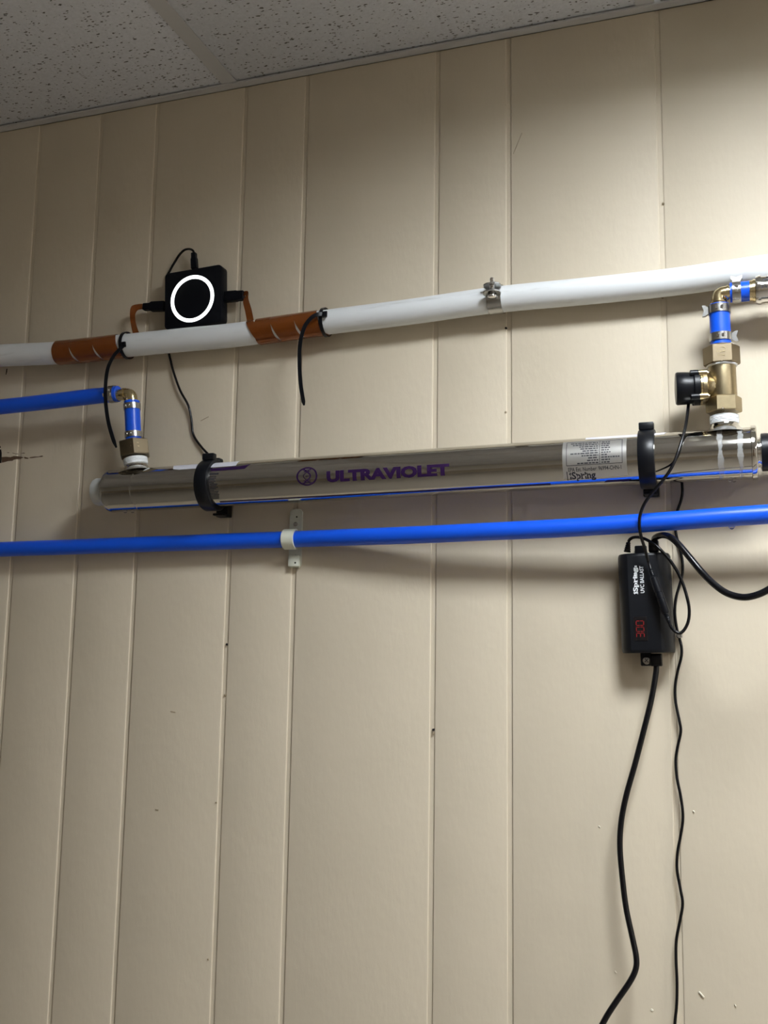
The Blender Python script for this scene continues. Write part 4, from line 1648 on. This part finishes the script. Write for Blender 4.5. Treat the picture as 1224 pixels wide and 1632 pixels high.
# thin signal lead: ballast -> loop -> in-line connector
bm = bmesh.new()
sl = [(1001.8, 862.8, .0246), (1004, 859.5, .027), (1010, 856.5, .030), (1020, 856.5, .036), (1032, 861, .041), (1046, 870, .046), (1062, 886, .048), (1076, 905, .049), (1087, 927, .049), (1095, 952, .050), (1098.5, 972, .050), (1097, 990, .051), (1091, 1003, .052), (1084, 1009, .053), (1077, 1007, .053), (1070, 1000, .053), (1066, 990, .0525)]
add_tube(bm, [P(*q) for q in sl], 0.0019, 12, 7)
lead = tag(obj('signal_lead', bm, M['rubber'], loc=P(1001.5, 865.5, .0235)), 'thin black lead from ballast top left looping round to the in-line connector', 'cable')
# lead from the coil cap, ending in the in-line connector
cl_ = [(1097, 640, DT), (1095.5, 660, DT + .010), (1091.5, 684, DT + .022), (1083, 714, DT + .033), (1071, 744, DT + .037), (1056, 766, DT + .036), (1039, 786, DT + .030), (1027, 803, DT + .027), (1020.5, 820, DT + .0255), (1019, 838, DT + .0245), (1022, 856, DT + .020), (1027, 872, DT + .013), (1033, 893, DT + .005), (1037.5, 908, .0515)]
cld = thing('sensor_lead', 'thin black lead from coil cap down across tube to the connector', 'cable', P(1097, 640, DT))
bm = bmesh.new()
cl_[0] = (1098, 636, DT)
add_tube(bm, [P(*q) for q in cl_], 0.0019, 12, 7)
obj('wire', bm, M['rubber'], cld)
ca_, cb_ = P(1037, 907, .0515), P(1067, 993, .0525)
cdv = cb_ - ca_
Lc = cdv.length
bm = bmesh.new()
pr = [(0, 0.0020)]
for k in range(4):
    pr += [(Lc * (0.01 + 0.03 * k), 0.0026), (Lc * (0.025 + 0.03 * k), 0.0026), (Lc * (0.027 + 0.03 * k), 0.0021)]
pr += [(Lc * 0.14, 0.0030), (Lc * 0.16, 0.0042), (Lc * 0.27, 0.0044), (Lc * 0.30, 0.0047), (Lc * 0.43, 0.0047), (Lc * 0.435, 0.0043), (Lc * 0.445, 0.0043), (Lc * 0.45, 0.0048), (Lc * 0.54, 0.0048), (Lc * 0.545, 0.0044), (Lc * 0.56, 0.0044), (Lc * 0.565, 0.0048), (Lc * 0.80, 0.0047), (Lc * 0.82, 0.0040)]
for k in range(4):
    pr += [(Lc * (0.83 + 0.035 * k), 0.0034 - 0.0002 * k), (Lc * (0.85 + 0.035 * k), 0.0034 - 0.0002 * k), (Lc * (0.853 + 0.035 * k), 0.0025)]
pr += [(Lc, 0.0021)]
add_lathe(bm, ca_, cdv, pr, 22)
obj('inline_connector', bm, M['black'], cld)

# thin power lead of the black box: up out of its plug, down behind it, behind the tube, then down the wall
bm = bmesh.new()
pw_ = [(309.2, 404, dp), (307.5, 399.5, dp), (302, 397, dp - .003), (294, 398.5, dp - .008), (286, 406, .007), (279, 417, .0045), (271, 431, .0035), (265, 448, .0030), (268, 500, .0030), (270, 535, .0030), (269, 560, .0032), (272, 575, .005), (277, 594, .006), (287, 622, .007), (300, 646, .006), (305, 668, .004), (308, 692, .003), (320, 711, .004), (334, 726, .006), (345, 737, .0058), (360, 745, .005), (385, 756, .0035), (470, 768, .0035), (700, 760, .0035), (920, 736, .0035), (1000, 721, .0035), (1045, 716, .0035), (1072, 727, .004), (1084, 755, .006), (1087.5, 778, .007), (1086, 795, .006), (1080, 813, .004), (1076.5, 830, .003), (1077, 848, .003), (1081, 866, .003), (1087, 890, .004), (1088, 910, .005), (1085, 926, .006), (1078, 950, .007), (1075.5, 975, .007), (1078, 998, .006), (1082, 1014, .006), (1086, 1030, .007), (1086, 1046, .007), (1080, 1070, .006), (1076, 1095, .006), (1077, 1120, .007), (1083, 1150, .008), (1085, 1166, .008), (1080, 1190, .007), (1077, 1212, .007), (1079, 1240, .008), (1085, 1270, .009), (1088.5, 1302, .009), (1085, 1330, .008), (1080, 1358, .008), (1079, 1385, .008), (1084, 1415, .009), (1088, 1440, .010), (1084, 1466, .009), (1078, 1498, .008), (1077.5, 1530, .008), (1079, 1565, .009), (1078.5, 1600, .009), (1075.5, 1632, .009), (1072, 1690, .009)]
add_tube(bm, [P(*q) for q in pw_], 0.00175, 10, 5)
pwl = tag(obj('power_lead', bm, M['rubber'], loc=P(309.2, 405, dp)), 'thin black lead from the ringed box passing behind the tube and wriggling down the right', 'cable')
plug('power_plug', P(310.3, 428.8, dp), P(309, 403, dp), 0.0098, 0.0072, 0.007, pwl, M['black_matt'])
bm = bmesh.new()
cc = P(1083, 1013, .0065)
add_box(bm, cc, X, Y, Z, 0.007, 0.008, 0.006, 0.001, 1)
tag(obj('cable_clip', bm, M['zinc'], loc=cc), 'small grey cable clip holding the thin lead right of the ballast', 'cable clip')
